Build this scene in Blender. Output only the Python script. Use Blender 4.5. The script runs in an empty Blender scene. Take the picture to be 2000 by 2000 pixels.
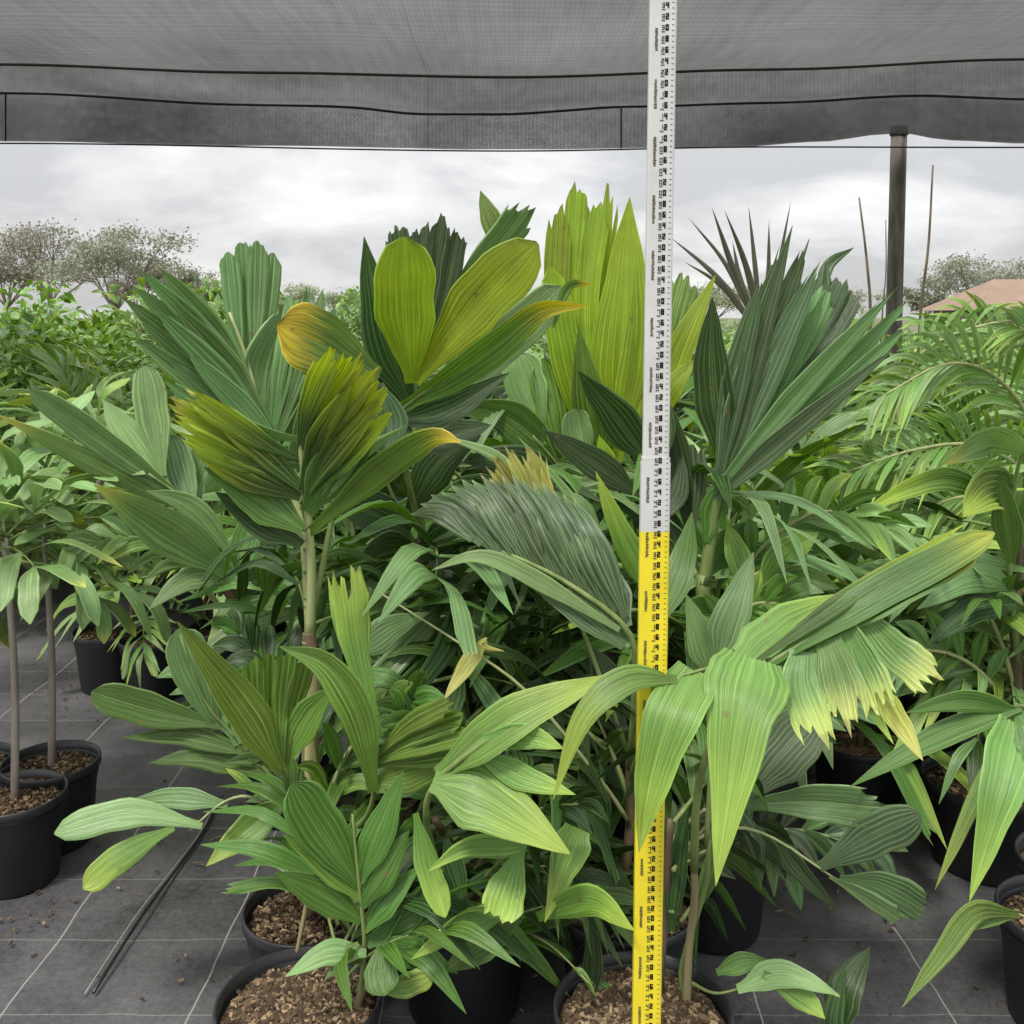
import bpy, math, random
from mathutils import Vector, Matrix, noise
R = math.radians
S = bpy.context.scene
C = S.collection
F = 1921.0            # focal length in photo pixels (photo is 2000 px wide)
PITCH = R(4.0)
CAM = Vector((0.0, 0.0, 1.7))

# ------------------------------------------------------------------ camera
cd = bpy.data.cameras.new('camera'); cam = bpy.data.objects.new('camera', cd); C.objects.link(cam)
cam.location = CAM; cam.rotation_euler = (R(90) - PITCH, 0, 0)
cd.sensor_width = 36; cd.lens = 36 * F / 2000; cd.shift_y = -0.123
cd.clip_start = 0.05; cd.clip_end = 3000
S.camera = cam

# ------------------------------------------------------------------ world (overcast)
SUN_EL, SUN_AZ = 60, 212      # azimuth clockwise from +Y: the sun sits behind the camera, a little to the left
wd = bpy.data.worlds.new('World'); S.world = wd; wd.use_nodes = True
wt = wd.node_tree; wt.nodes.clear()
def N(t, kind, **kw):
    n = t.nodes.new(kind)
    for k, v in kw.items():
        if k.startswith('i_'): n.inputs[k[2:].replace('_', ' ')].default_value = v
        else: setattr(n, k, v)
    return n
sky = N(wt, 'ShaderNodeTexSky', sky_type='NISHITA', sun_disc=False, sun_elevation=R(SUN_EL), sun_rotation=R(SUN_AZ))
tc = N(wt, 'ShaderNodeTexCoord'); sx = N(wt, 'ShaderNodeSeparateXYZ'); wt.links.new(tc.outputs['Generated'], sx.inputs[0])
def M(t, op, a, b=None, c=None):
    n = t.nodes.new('ShaderNodeMath'); n.operation = op
    for i, x in enumerate((a, b, c)):
        if x is None: continue
        if isinstance(x, (int, float)): n.inputs[i].default_value = x
        else: t.links.new(x, n.inputs[i])
    return n.outputs[0]
zc = M(wt, 'MAXIMUM', sx.outputs[2], 0.0)
den = M(wt, 'ADD', zc, 0.30)
cx = N(wt, 'ShaderNodeCombineXYZ')
wt.links.new(M(wt, 'DIVIDE', sx.outputs[0], den), cx.inputs[0]); wt.links.new(M(wt, 'DIVIDE', sx.outputs[1], den), cx.inputs[1])
nz = N(wt, 'ShaderNodeTexNoise', i_Scale=1.9, i_Detail=8.0, i_Roughness=0.54, i_Distortion=0.25)
mp = N(wt, 'ShaderNodeMapping'); mp.inputs['Location'].default_value = (9.0, 4.0, 3.3)
wt.links.new(cx.outputs[0], mp.inputs[0]); wt.links.new(mp.outputs[0], nz.inputs['Vector'])
rp = N(wt, 'ShaderNodeValToRGB'); wt.links.new(nz.outputs[0], rp.inputs[0])
rp.color_ramp.elements[0].position = 0.42; rp.color_ramp.elements[0].color = (0.66, 0.66, 0.675, 1)
rp.color_ramp.elements[1].position = 0.64; rp.color_ramp.elements[1].color = (1.06, 1.06, 1.05, 1)
zen = M(wt, 'MULTIPLY', M(wt, 'ADD', M(wt, 'MULTIPLY', M(wt, 'POWER', zc, 1.2), 1.7), 1.0), 5.0)   # overcast sky: the zenith is the brightest
cl = N(wt, 'ShaderNodeMix', data_type='RGBA', blend_type='MULTIPLY'); cl.inputs[0].default_value = 1.0
wt.links.new(rp.outputs[0], cl.inputs[6])
cz = N(wt, 'ShaderNodeCombineColor')
for i in range(3): wt.links.new(zen, cz.inputs[i])
wt.links.new(cz.outputs[0], cl.inputs[7])
mx = N(wt, 'ShaderNodeMix', data_type='RGBA'); mx.inputs[0].default_value = 0.94
wt.links.new(sky.outputs[0], mx.inputs[6]); wt.links.new(cl.outputs[2], mx.inputs[7])
bg = N(wt, 'ShaderNodeBackground', i_Strength=0.1); wt.links.new(mx.outputs[2], bg.inputs[0])
wo = N(wt, 'ShaderNodeOutputWorld'); wt.links.new(bg.outputs[0], wo.inputs[0])

# ------------------------------------------------------------------ sun, weak and soft behind the cloud
sl = bpy.data.lights.new('sun', 'SUN'); sl.energy = 1.5; sl.angle = R(10); sl.color = (1.0, 0.96, 0.88)
so = bpy.data.objects.new('sun', sl); C.objects.link(so)
so.rotation_euler = (R(90 - SUN_EL), 0, R(180 - SUN_AZ))
S.view_settings.view_transform = 'Standard'; S.view_settings.look = 'None'
S.view_settings.exposure = 0.82; S.view_settings.gamma = 1.0
try: S.view_settings.use_curve_mapping = False
except Exception: pass
S.render.engine = 'CYCLES'
S.cycles.max_bounces = 10; S.cycles.transparent_max_bounces = 24; S.cycles.transmission_bounces = 8; S.cycles.diffuse_bounces = 2

# ------------------------------------------------------------------ helpers
def at(x, y, d):
    """world point seen at photo pixel (x, y), d metres ahead of the camera"""
    xc = (x - 1000) / F; yc = -(y - 754) / F
    v = Vector((xc, math.cos(PITCH) + yc * math.sin(PITCH), -math.sin(PITCH) + yc * math.cos(PITCH)))
    return CAM + v * (d / v.y)

class MB:
    def __init__(s): s.v = []; s.f = []; s.uv = []; s.mi = []
    def add(s, vs, fs, uvs=None, mi=0):
        o = len(s.v); s.v += [tuple(p) for p in vs]
        s.uv += [(q[0], q[1], q[2] if len(q) > 2 else 0.5) for q in uvs] if uvs else [(0.0, 0.0, 0.5)] * len(vs)
        s.f += [tuple(i + o for i in f) for f in fs]; s.mi += [mi] * len(fs)
    def mesh(s, name, mats, smooth=True, off=None):
        me = bpy.data.meshes.new(name)
        vs = s.v if off is None else [(p[0] - off[0], p[1] - off[1], p[2] - off[2]) for p in s.v]
        me.from_pydata(vs, [], s.f)
        ul = me.uv_layers.new(name='uv'); li = [0] * len(me.loops); me.loops.foreach_get('vertex_index', li)
        fl = []; f2 = []
        for i in li: q = s.uv[i]; fl += q[:2]; f2 += (q[2], q[1])
        ul.data.foreach_set('uv', fl)
        u2 = me.uv_layers.new(name='across'); u2.data.foreach_set('uv', f2)
        for m in (mats if isinstance(mats, (list, tuple)) else [mats]): me.materials.append(m)
        me.polygons.foreach_set('material_index', s.mi)
        if smooth: me.polygons.foreach_set('use_smooth', [True] * len(me.polygons))
        me.update(); return me

def obj(name, me, parent=None, loc=None):
    o = bpy.data.objects.new(name, me); C.objects.link(o)
    if parent is not None: o.parent = parent
    if loc is not None: o.location = loc
    return o
def tag(o, label=None, cat=None, group=None, kind=None):
    for k, v in (('label', label), ('category', cat), ('group', group), ('kind', kind)):
        if v: o[k] = v
    return o
def empty(name, loc, label, cat, group=None):
    return tag(obj(name, None, None, loc), label, cat, group)

def spl(P, s):
    """Catmull-Rom through P at 0..1, straight on past the end"""
    n = len(P) - 1
    if s > 1: return P[-1] + (P[-1] - spl(P, 0.96)) * ((s - 1) / 0.04)
    x = min(max(s, 0) * n, n - 1e-6); i = int(x); t = x - i
    p1, p2 = P[i], P[i + 1]
    p0 = P[i - 1] if i > 0 else p1 * 2 - p2
    p3 = P[i + 2] if i + 2 <= n else p2 * 2 - p1
    return 0.5 * ((2 * p1) + (p2 - p0) * t + (2 * p0 - 5 * p1 + 4 * p2 - p3) * t * t + (3 * p1 - p0 - 3 * p2 + p3) * t ** 3)
def sm(x): x = min(max(x, 0), 1); return x * x * (3 - 2 * x)
def prof(kind, s):
    s = min(max(s, 0), 1)
    if kind == 'l': return max((0.32 + 0.68 * sm(s / 0.38)) * (1 - max(0, (s - 0.4) / 0.6) ** 1.7), 0.015)
    if kind == 'h': return max((0.72 + 0.28 * sm(s / 0.2)) * (1 - max(0, (s - 0.28) / 0.72) ** 1.35), 0.01)
    if kind == 'b': return max((0.34 + 0.66 * sm(s / 0.5)) * (1 - 0.78 * max(0, (s - 0.52) / 0.48) ** 2.0), 0.05)
    if kind == 'q': return 0.62 + 0.38 * sm(s / 0.6)
    if kind == 'p': return 0.2 + 0.8 * sm(s / 0.75)
    if kind == 'r': return max((0.25 + 0.75 * sm(s / 0.55)) * math.sqrt(max(0, 1 - max(0, (s - 0.72) / 0.28) ** 2.4)), 0.08)
    return 1.0
def tube(mb, P, r0, r1, n=7, seg=8, mi=0):
    vs = []; fs = []; uv = []
    for i in range(seg + 1):
        s = i / seg; p = spl(P, s); t = (spl(P, s + 0.01) - spl(P, s - 0.01)).normalized() if 0 < s < 1 else (spl(P, min(s + 0.02, 1)) - spl(P, max(s - 0.02, 0))).normalized()
        a = t.orthogonal().normalized() if abs(t.z) < 0.95 else t.cross(Vector((0, 1, 0))).normalized()
        if i == 0: a0 = a
        a = (a0 - t * a0.dot(t)).normalized(); a0 = a; b = t.cross(a); r = r0 + (r1 - r0) * s
        for k in range(n):
            th = 2 * math.pi * k / n
            vs.append(p + a * (math.cos(th) * r) + b * (math.sin(th) * r)); uv.append((k / n * 4, s))
    for i in range(seg):
        for k in range(n):
            fs.append((i * n + k, i * n + (k + 1) % n, (i + 1) * n + (k + 1) % n, (i + 1) * n + k))
    fs.append(tuple(range(n))[::-1]); fs.append(tuple(seg * n + k for k in range(n)))
    mb.add(vs, fs, uv, mi)
def blade(mb, P, W, kind, npl, view, rng, roll=0.0, seg=14, jag=0.0, keel=0.0, pl=1.25, twist=0.0):
    """one pleated leaflet: a spine, a width profile, npl folds; view(p) is the direction the blade turns its back to"""
    npl = max(1, int(npl)); cols = 2 * npl + 1; vs = []; fs = []; uv = []
    ends = []; jp = rng.uniform(0, 6)
    for k in range(cols):
        u = -1 + 2 * k / (cols - 1)
        e = 1.0
        if kind in 'pqb': e = 1.0 - 0.10 * u * u + jag * (1.1 * math.sin(u * 9 + jp) * math.sin(u * 4 + 2 * jp) + 1.5 * (rng.random() - 0.6) * rng.random())
        ends.append(e)
    cup = rng.uniform(-0.12, 0.12); wob = rng.uniform(0, 6)
    for i in range(seg + 1):
        s0 = i / seg
        for k in range(cols):
            u = -1 + 2 * k / (cols - 1); s = s0 * ends[k]
            p = spl(P, s); t = (spl(P, min(s, 1) + 0.015) - spl(P, max(min(s, 1) - 0.015, 0))).normalized()
            w = view(p); side = t.cross(w)
            if side.length < 1e-4: side = t.orthogonal()
            side.normalize(); nn = side.cross(t).normalized()
            a = roll + twist * s
            sd = side * math.cos(a) + nn * math.sin(a); nr = nn * math.cos(a) - side * math.sin(a)
            hw = 0.5 * W * prof(kind, s) * (1 + 0.045 * math.sin(11 * s + wob) * (1 if u > 0 else -0.7) + 0.03 * math.sin(23 * s + 2 * wob))
            amp = pl * hw / npl * 0.5
            dz = (amp if k % 2 else -amp) + keel * abs(u) * hw + cup * u * u * hw + 0.05 * hw * math.sin(wob + 7 * s + 2 * u)
            vs.append(p + sd * (u * hw) - nr * dz); uv.append((u * npl, s, u))
    for i in range(seg):
        for k in range(cols - 1):
            a = i * cols + k; fs.append((a, a + 1, a + cols + 1, a + cols))
    mb.add(vs, fs, uv)

# ------------------------------------------------------------------ materials
def mat(name):
    m = bpy.data.materials.new(name); m.use_nodes = True; t = m.node_tree; t.nodes.clear()
    return m, t, N(t, 'ShaderNodeOutputMaterial')
def col(c): return (c[0], c[1], c[2], 1)
def leaf_mat(name, base, tip=None, t0=0.7, t1=1.0, rough=0.36, trans=0.24, tcol=None, spec=0.6, vein=0.3, patch=None):
    m, t, out = mat(name); L = t.links.new
    uvn = N(t, 'ShaderNodeUVMap', uv_map='uv'); sp = N(t, 'ShaderNodeSeparateXYZ'); L(uvn.outputs[0], sp.inputs[0])
    tcn = N(t, 'ShaderNodeTexCoord')
    nz1 = N(t, 'ShaderNodeTexNoise', i_Scale=14.0, i_Detail=4.0); L(tcn.outputs['Object'], nz1.inputs['Vector'])
    base_n = N(t, 'ShaderNodeRGB'); base_n.outputs[0].default_value = col(base); c = base_n.outputs[0]
    def mixc(f, a, b):
        n = N(t, 'ShaderNodeMix', data_type='RGBA')
        if isinstance(f, float): n.inputs[0].default_value = f
        else: L(f, n.inputs[0])
        for s_, x in ((6, a), (7, b)):
            if isinstance(x, tuple): n.inputs[s_].default_value = col(x)
            else: L(x, n.inputs[s_])
        return n.outputs[2]
    if patch:
        nzp = N(t, 'ShaderNodeTexNoise', i_Scale=5.0, i_Detail=2.0); L(tcn.outputs['Object'], nzp.inputs['Vector'])
        mr = N(t, 'ShaderNodeMapRange'); mr.inputs[1].default_value = 0.5; mr.inputs[2].default_value = 0.68; L(nzp.outputs[0], mr.inputs[0])
        c = mixc(mr.outputs[0], c, patch)
    if tip:
        # yellowing creeps in from the tip, further along some veins than others
        vx = N(t, 'ShaderNodeCombineXYZ'); L(M(t, 'MULTIPLY', sp.outputs[0], 1.1), vx.inputs[0]); L(M(t, 'MULTIPLY', sp.outputs[1], 1.6), vx.inputs[1])
        nt = N(t, 'ShaderNodeTexNoise', i_Scale=1.6, i_Detail=2.0); L(vx.outputs[0], nt.inputs['Vector'])
        e = M(t, 'ADD', sp.outputs[1], M(t, 'MULTIPLY', M(t, 'SUBTRACT', nt.outputs[0], 0.5), 0.55))
        mr = N(t, 'ShaderNodeMapRange', interpolation_type='SMOOTHSTEP'); mr.inputs[1].default_value = t0; mr.inputs[2].default_value = t1; L(e, mr.inputs[0])
        c = mixc(mr.outputs[0], c, tip)
    # veins, a light line per fold, also painting the pleats' light and dark
    v1 = M(t, 'COSINE', M(t, 'MULTIPLY', sp.outputs[0], 3.14159)); v2 = M(t, 'POWER', M(t, 'ADD', M(t, 'MULTIPLY', v1, -0.5), 0.5), 5.0)
    vs_ = N(t, 'ShaderNodeCombineXYZ'); L(M(t, 'MULTIPLY', sp.outputs[0], 2.6), vs_.inputs[0]); L(M(t, 'MULTIPLY', sp.outputs[1], 1.3), vs_.inputs[1]); L(M(t, 'MULTIPLY', N(t, 'ShaderNodeObjectInfo').outputs['Random'], 40.0), vs_.inputs[2])
    stk = N(t, 'ShaderNodeTexNoise', i_Scale=1.0, i_Detail=3.0, i_Roughness=0.65); L(vs_.outputs[0], stk.inputs['Vector'])
    lighter = N(t, 'ShaderNodeMix', data_type='RGBA', blend_type='ADD'); lighter.inputs[0].default_value = 1.0
    L(c, lighter.inputs[6]); lighter.inputs[7].default_value = (0.10, 0.13, 0.05, 1)
    c = mixc(M(t, 'MULTIPLY', v2, vein * 2), c, lighter.outputs[2])
    # pale margin and midrib, a few brown specks
    u2 = N(t, 'ShaderNodeUVMap', uv_map='across'); s2 = N(t, 'ShaderNodeSeparateXYZ'); L(u2.outputs[0], s2.inputs[0]); au = M(t, 'ABSOLUTE', s2.outputs[0])
    me_ = N(t, 'ShaderNodeMapRange', interpolation_type='SMOOTHSTEP'); me_.inputs[1].default_value = 0.90; me_.inputs[2].default_value = 1.0; L(au, me_.inputs[0])
    mid_ = N(t, 'ShaderNodeMapRange', interpolation_type='SMOOTHSTEP'); mid_.inputs[1].default_value = 0.07; mid_.inputs[2].default_value = 0.0; L(au, mid_.inputs[0])
    c = mixc(M(t, 'MULTIPLY', M(t, 'MAXIMUM', me_.outputs[0], mid_.outputs[0]), 0.75), c, lighter.outputs[2])
    vsp = N(t, 'ShaderNodeTexVoronoi', i_Scale=26.0); L(tcn.outputs['Object'], vsp.inputs['Vector']); vsc = N(t, 'ShaderNodeSeparateColor'); L(vsp.outputs['Color'], vsc.inputs[0])
    spot = M(t, 'MULTIPLY', M(t, 'LESS_THAN', vsp.outputs['Distance'], M(t, 'MULTIPLY', vsc.outputs[1], 0.20)), M(t, 'GREATER_THAN', vsc.outputs[0], 0.80))
    burn = N(t, 'ShaderNodeMapRange'); burn.inputs[1].default_value = 0.985; burn.inputs[2].default_value = 1.0; L(M(t, 'ADD', sp.outputs[1], M(t, 'MULTIPLY', M(t, 'SUBTRACT', stk.outputs[0], 0.5), 0.10)), burn.inputs[0])
    c = mixc(M(t, 'MULTIPLY', M(t, 'MAXIMUM', spot, M(t, 'MULTIPLY', burn.outputs[0], 0.6)), 0.55), c, (0.22, 0.14, 0.06))
    hs = N(t, 'ShaderNodeHueSaturation'); L(c, hs.inputs['Color'])
    oi = N(t, 'ShaderNodeObjectInfo')
    val = M(t, 'ADD', M(t, 'MULTIPLY', nz1.outputs[0], 0.5), M(t, 'ADD', M(t, 'MULTIPLY', stk.outputs[0], 2.0), M(t, 'ADD', M(t, 'MULTIPLY', oi.outputs['Random'], 0.34), -0.42)))  # strong streaks stand in for shade between the pleats
    L(val, hs.inputs['Value']); L(M(t, 'ADD', M(t, 'MULTIPLY', oi.outputs['Random'], 0.026), 0.490), hs.inputs['Hue'])
    bp = N(t, 'ShaderNodeBump', i_Strength=0.5, i_Distance=0.004); L(M(t, 'ADD', stk.outputs[0], nz1.outputs[0]), bp.inputs['Height'])
    pb = N(t, 'ShaderNodeBsdfPrincipled', i_Roughness=rough); L(hs.outputs[0], pb.inputs['Base Color'])
    pb.inputs['Specular IOR Level'].default_value = spec; L(bp.outputs[0], pb.inputs['Normal'])
    tr = N(t, 'ShaderNodeBsdfTranslucent')
    hs2 = N(t, 'ShaderNodeHueSaturation', i_Hue=0.485, i_Saturation=1.15, i_Value=1.25); L(hs.outputs[0], hs2.inputs['Color']); L(hs2.outputs[0], tr.inputs[0])
    mxs = N(t, 'ShaderNodeMixShader'); mxs.inputs[0].default_value = trans
    L(pb.outputs[0], mxs.inputs[1]); L(tr.outputs[0], mxs.inputs[2]); L(mxs.outputs[0], out.inputs[0])
    return m
LM = dict(
    G=leaf_mat('leaf_green', (0.080, 0.178, 0.024)),
    g=leaf_mat('leaf_green_yellow_tip', (0.070, 0.155, 0.022), tip=(0.40, 0.42, 0.04), t0=0.72, t1=1.05),
    B=leaf_mat('leaf_bluish', (0.140, 0.262, 0.088), vein=0.55),
    W=leaf_mat('leaf_pale', (0.235, 0.375, 0.135), vein=0.35),
    w=leaf_mat('leaf_pale_yellow_tip', (0.17, 0.29, 0.085), tip=(0.60, 0.60, 0.12), t0=0.72, t1=1.05),
    D=leaf_mat('leaf_dark', (0.022, 0.062, 0.008), rough=0.42),  # dark leaves; inside the clump this colour also carries the shade
    L=leaf_mat('leaf_light', (0.155, 0.300, 0.050), tip=(0.42, 0.56, 0.085), t0=0.35, t1=1.15),
    Y=leaf_mat('leaf_lime', (0.265, 0.385, 0.014), trans=0.36, patch=(0.33, 0.45, 0.018), vein=0.5),
    y=leaf_mat('leaf_green_to_lime', (0.050, 0.120, 0.012), tip=(0.37, 0.50, 0.028), t0=0.30, t1=0.95, trans=0.30, vein=0.5),
    T=leaf_mat('leaf_lime_yellow_tip', (0.095, 0.185, 0.016), tip=(0.66, 0.50, 0.025), t0=0.62, t1=0.95, trans=0.30),
    K=leaf_mat('leaf_yellow', (0.46, 0.50, 0.09), tip=(0.74, 0.70, 0.22), t0=0.3, t1=1.0),
    Q=leaf_mat('leaf_ragged_yellow_end', (0.150, 0.280, 0.075), tip=(0.58, 0.64, 0.17), t0=0.5, t1=1.0, vein=0.6),
    O=leaf_mat('leaf_olive', (0.125, 0.220, 0.026), vein=0.5),
    S=leaf_mat('leaf_grey', (0.075, 0.128, 0.056), vein=0.9),
    s=leaf_mat('leaf_grey_light_tip', (0.062, 0.108, 0.046), tip=(0.34, 0.42, 0.20), t0=0.85, t1=1.1, vein=0.8),
    Z=leaf_mat('leaf_strap_brown', (0.075, 0.068, 0.050), trans=0.05),
)
def stem_mat(name, a, b, scale=30.0, rough=0.55):
    m, t, out = mat(name); L = t.links.new
    tcn = N(t, 'ShaderNodeTexCoord'); mp_ = N(t, 'ShaderNodeMapping'); mp_.inputs['Scale'].default_value = (1, 1, 0.18); L(tcn.outputs['Object'], mp_.inputs[0])
    nz_ = N(t, 'ShaderNodeTexNoise', i_Scale=scale, i_Detail=4.0); L(mp_.outputs[0], nz_.inputs['Vector'])
    r_ = N(t, 'ShaderNodeValToRGB'); L(nz_.outputs[0], r_.inputs[0])
    r_.color_ramp.elements[0].position = 0.35; r_.color_ramp.elements[0].color = col(a)
    r_.color_ramp.elements[1].position = 0.68; r_.color_ramp.elements[1].color = col(b)
    pb = N(t, 'ShaderNodeBsdfPrincipled', i_Roughness=rough); L(r_.outputs[0], pb.inputs['Base Color'])
    bp = N(t, 'ShaderNodeBump', i_Strength=0.4, i_Distance=0.004); L(nz_.outputs[0], bp.inputs['Height']); L(bp.outputs[0], pb.inputs['Normal'])
    L(pb.outputs[0], out.inputs[0]); return m
SM = dict(
    green=stem_mat('petiole_green', (0.13, 0.19, 0.05), (0.24, 0.30, 0.10)),
    pale=stem_mat('petiole_pale', (0.28, 0.33, 0.13), (0.40, 0.42, 0.20)),
    tan=stem_mat('stem_tan', (0.20, 0.16, 0.08), (0.38, 0.34, 0.18)),
    brown=stem_mat('stem_brown', (0.07, 0.05, 0.03), (0.20, 0.15, 0.09)),
    bark=stem_mat('bark_grey', (0.20, 0.17, 0.14), (0.42, 0.38, 0.33), 22),
    cream=stem_mat('sheath_cream', (0.55, 0.48, 0.20), (0.72, 0.66, 0.36), 20),
    far=stem_mat('bark_far', (0.16, 0.14, 0.12), (0.30, 0.27, 0.23), 4),
    timber=stem_mat('timber', (0.085, 0.075, 0.062), (0.20, 0.18, 0.15), 26, 0.8),
)
def plain(name, c, rough=0.5, metal=0.0, noise_amt=0.0, scale=20.0, spec=0.5):
    m, t, out = mat(name); L = t.links.new
    pb = N(t, 'ShaderNodeBsdfPrincipled', i_Roughness=rough, i_Metallic=metal); pb.inputs['Base Color'].default_value = col(c)
    pb.inputs['Specular IOR Level'].default_value = spec
    if noise_amt:
        tcn = N(t, 'ShaderNodeTexCoord'); nz_ = N(t, 'ShaderNodeTexNoise', i_Scale=scale, i_Detail=6.0, i_Roughness=0.6); L(tcn.outputs['Object'], nz_.inputs['Vector'])
        hs = N(t, 'ShaderNodeHueSaturation'); hs.inputs['Color'].default_value = col(c)
        L(M(t, 'ADD', M(t, 'MULTIPLY', M(t, 'SUBTRACT', nz_.outputs[0], 0.5), noise_amt * 2), 1.0), hs.inputs['Value']); L(hs.outputs[0], pb.inputs['Base Color'])
        bp = N(t, 'ShaderNodeBump', i_Strength=0.3, i_Distance=0.003); L(nz_.outputs[0], bp.inputs['Height']); L(bp.outputs[0], pb.inputs['Normal'])
    L(pb.outputs[0], out.inputs[0]); return m
M_POT = plain('pot_plastic', (0.010, 0.0105, 0.013), 0.48, noise_amt=0.35, scale=9)
M_RIM = plain('pot_rim_plastic', (0.030, 0.031, 0.034), 0.38, noise_amt=0.4, scale=14)
M_WIRE = plain('wire_black', (0.012, 0.012, 0.012), 0.6)
M_PIPE = plain('pipe_black', (0.02, 0.02, 0.021), 0.35)
M_WHITE = plain('staff_white', (0.60, 0.60, 0.60), 0.42, noise_amt=0.24, scale=11)
M_YEL = plain('staff_yellow', (0.80, 0.66, 0.030), 0.42, noise_amt=0.24, scale=11)
M_INK = plain('staff_print', (0.02, 0.02, 0.02), 0.5)
M_ROOF = plain('roof_terracotta', (0.27, 0.185, 0.135), 0.8, noise_amt=0.3, scale=2)
M_WALL = plain('shed_wall', (0.26, 0.22, 0.17), 0.8, noise_amt=0.2, scale=1)
def soil_mat():
    m, t, out = mat('potting_mix'); L = t.links.new
    tcn = N(t, 'ShaderNodeTexCoord'); vo = N(t, 'ShaderNodeTexVoronoi', i_Scale=85.0); L(tcn.outputs['Object'], vo.inputs['Vector'])
    r_ = N(t, 'ShaderNodeValToRGB'); sc_ = N(t, 'ShaderNodeSeparateColor'); L(vo.outputs['Color'], sc_.inputs[0]); L(sc_.outputs[0], r_.inputs[0])
    e = r_.color_ramp.elements; e[0].color = (0.03, 0.02, 0.012, 1); e[1].color = (0.24, 0.17, 0.09, 1)
    k = e.new(0.55); k.color = (0.15, 0.098, 0.05, 1)
    pb = N(t, 'ShaderNodeBsdfPrincipled', i_Roughness=0.9); L(r_.outputs[0], pb.inputs['Base Color'])
    bp = N(t, 'ShaderNodeBump', i_Strength=0.9, i_Distance=0.01); L(vo.outputs['Distance'], bp.inputs['Height']); L(bp.outputs[0], pb.inputs['Normal'])
    L(pb.outputs[0], out.inputs[0]); return m
M_SOIL = soil_mat()
def chip_mat():
    m, t, out = mat('bark_chip'); L = t.links.new
    g = N(t, 'ShaderNodeNewGeometry'); r_ = N(t, 'ShaderNodeValToRGB'); L(g.outputs['Random Per Island'], r_.inputs[0])
    e = r_.color_ramp.elements; e[0].color = (0.030, 0.018, 0.010, 1); e[1].color = (0.36, 0.26, 0.15, 1); k = e.new(0.62); k.color = (0.105, 0.066, 0.032, 1)
    pb = N(t, 'ShaderNodeBsdfPrincipled', i_Roughness=0.85); L(r_.outputs[0], pb.inputs['Base Color']); L(pb.outputs[0], out.inputs[0]); return m
M_CHIP = chip_mat()

# ------------------------------------------------------------------ ground
def ground_mat():
    m, t, out = mat('open_ground'); L = t.links.new
    tcn = N(t, 'ShaderNodeTexCoord'); nz_ = N(t, 'ShaderNodeTexNoise', i_Scale=0.5, i_Detail=8.0); L(tcn.outputs['Object'], nz_.inputs['Vector'])
    r_ = N(t, 'ShaderNodeValToRGB'); L(nz_.outputs[0], r_.inputs[0])
    r_.color_ramp.elements[0].position = 0.4; r_.color_ramp.elements[0].color = (0.07, 0.09, 0.03, 1)
    r_.color_ramp.elements[1].position = 0.6; r_.color_ramp.elements[1].color = (0.20, 0.18, 0.12, 1)
    pb = N(t, 'ShaderNodeBsdfPrincipled', i_Roughness=0.95); L(r_.outputs[0], pb.inputs['Base Color']); L(pb.outputs[0], out.inputs[0]); return m
mb = MB(); mb.add([(-900, -60, 0), (900, -60, 0), (900, 1800, 0), (-900, 1800, 0)], [(0, 1, 2, 3)])
tag(obj('ground', mb.mesh('ground', ground_mat())), 'open ground of the nursery yard beyond the shade area', kind='structure')
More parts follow.
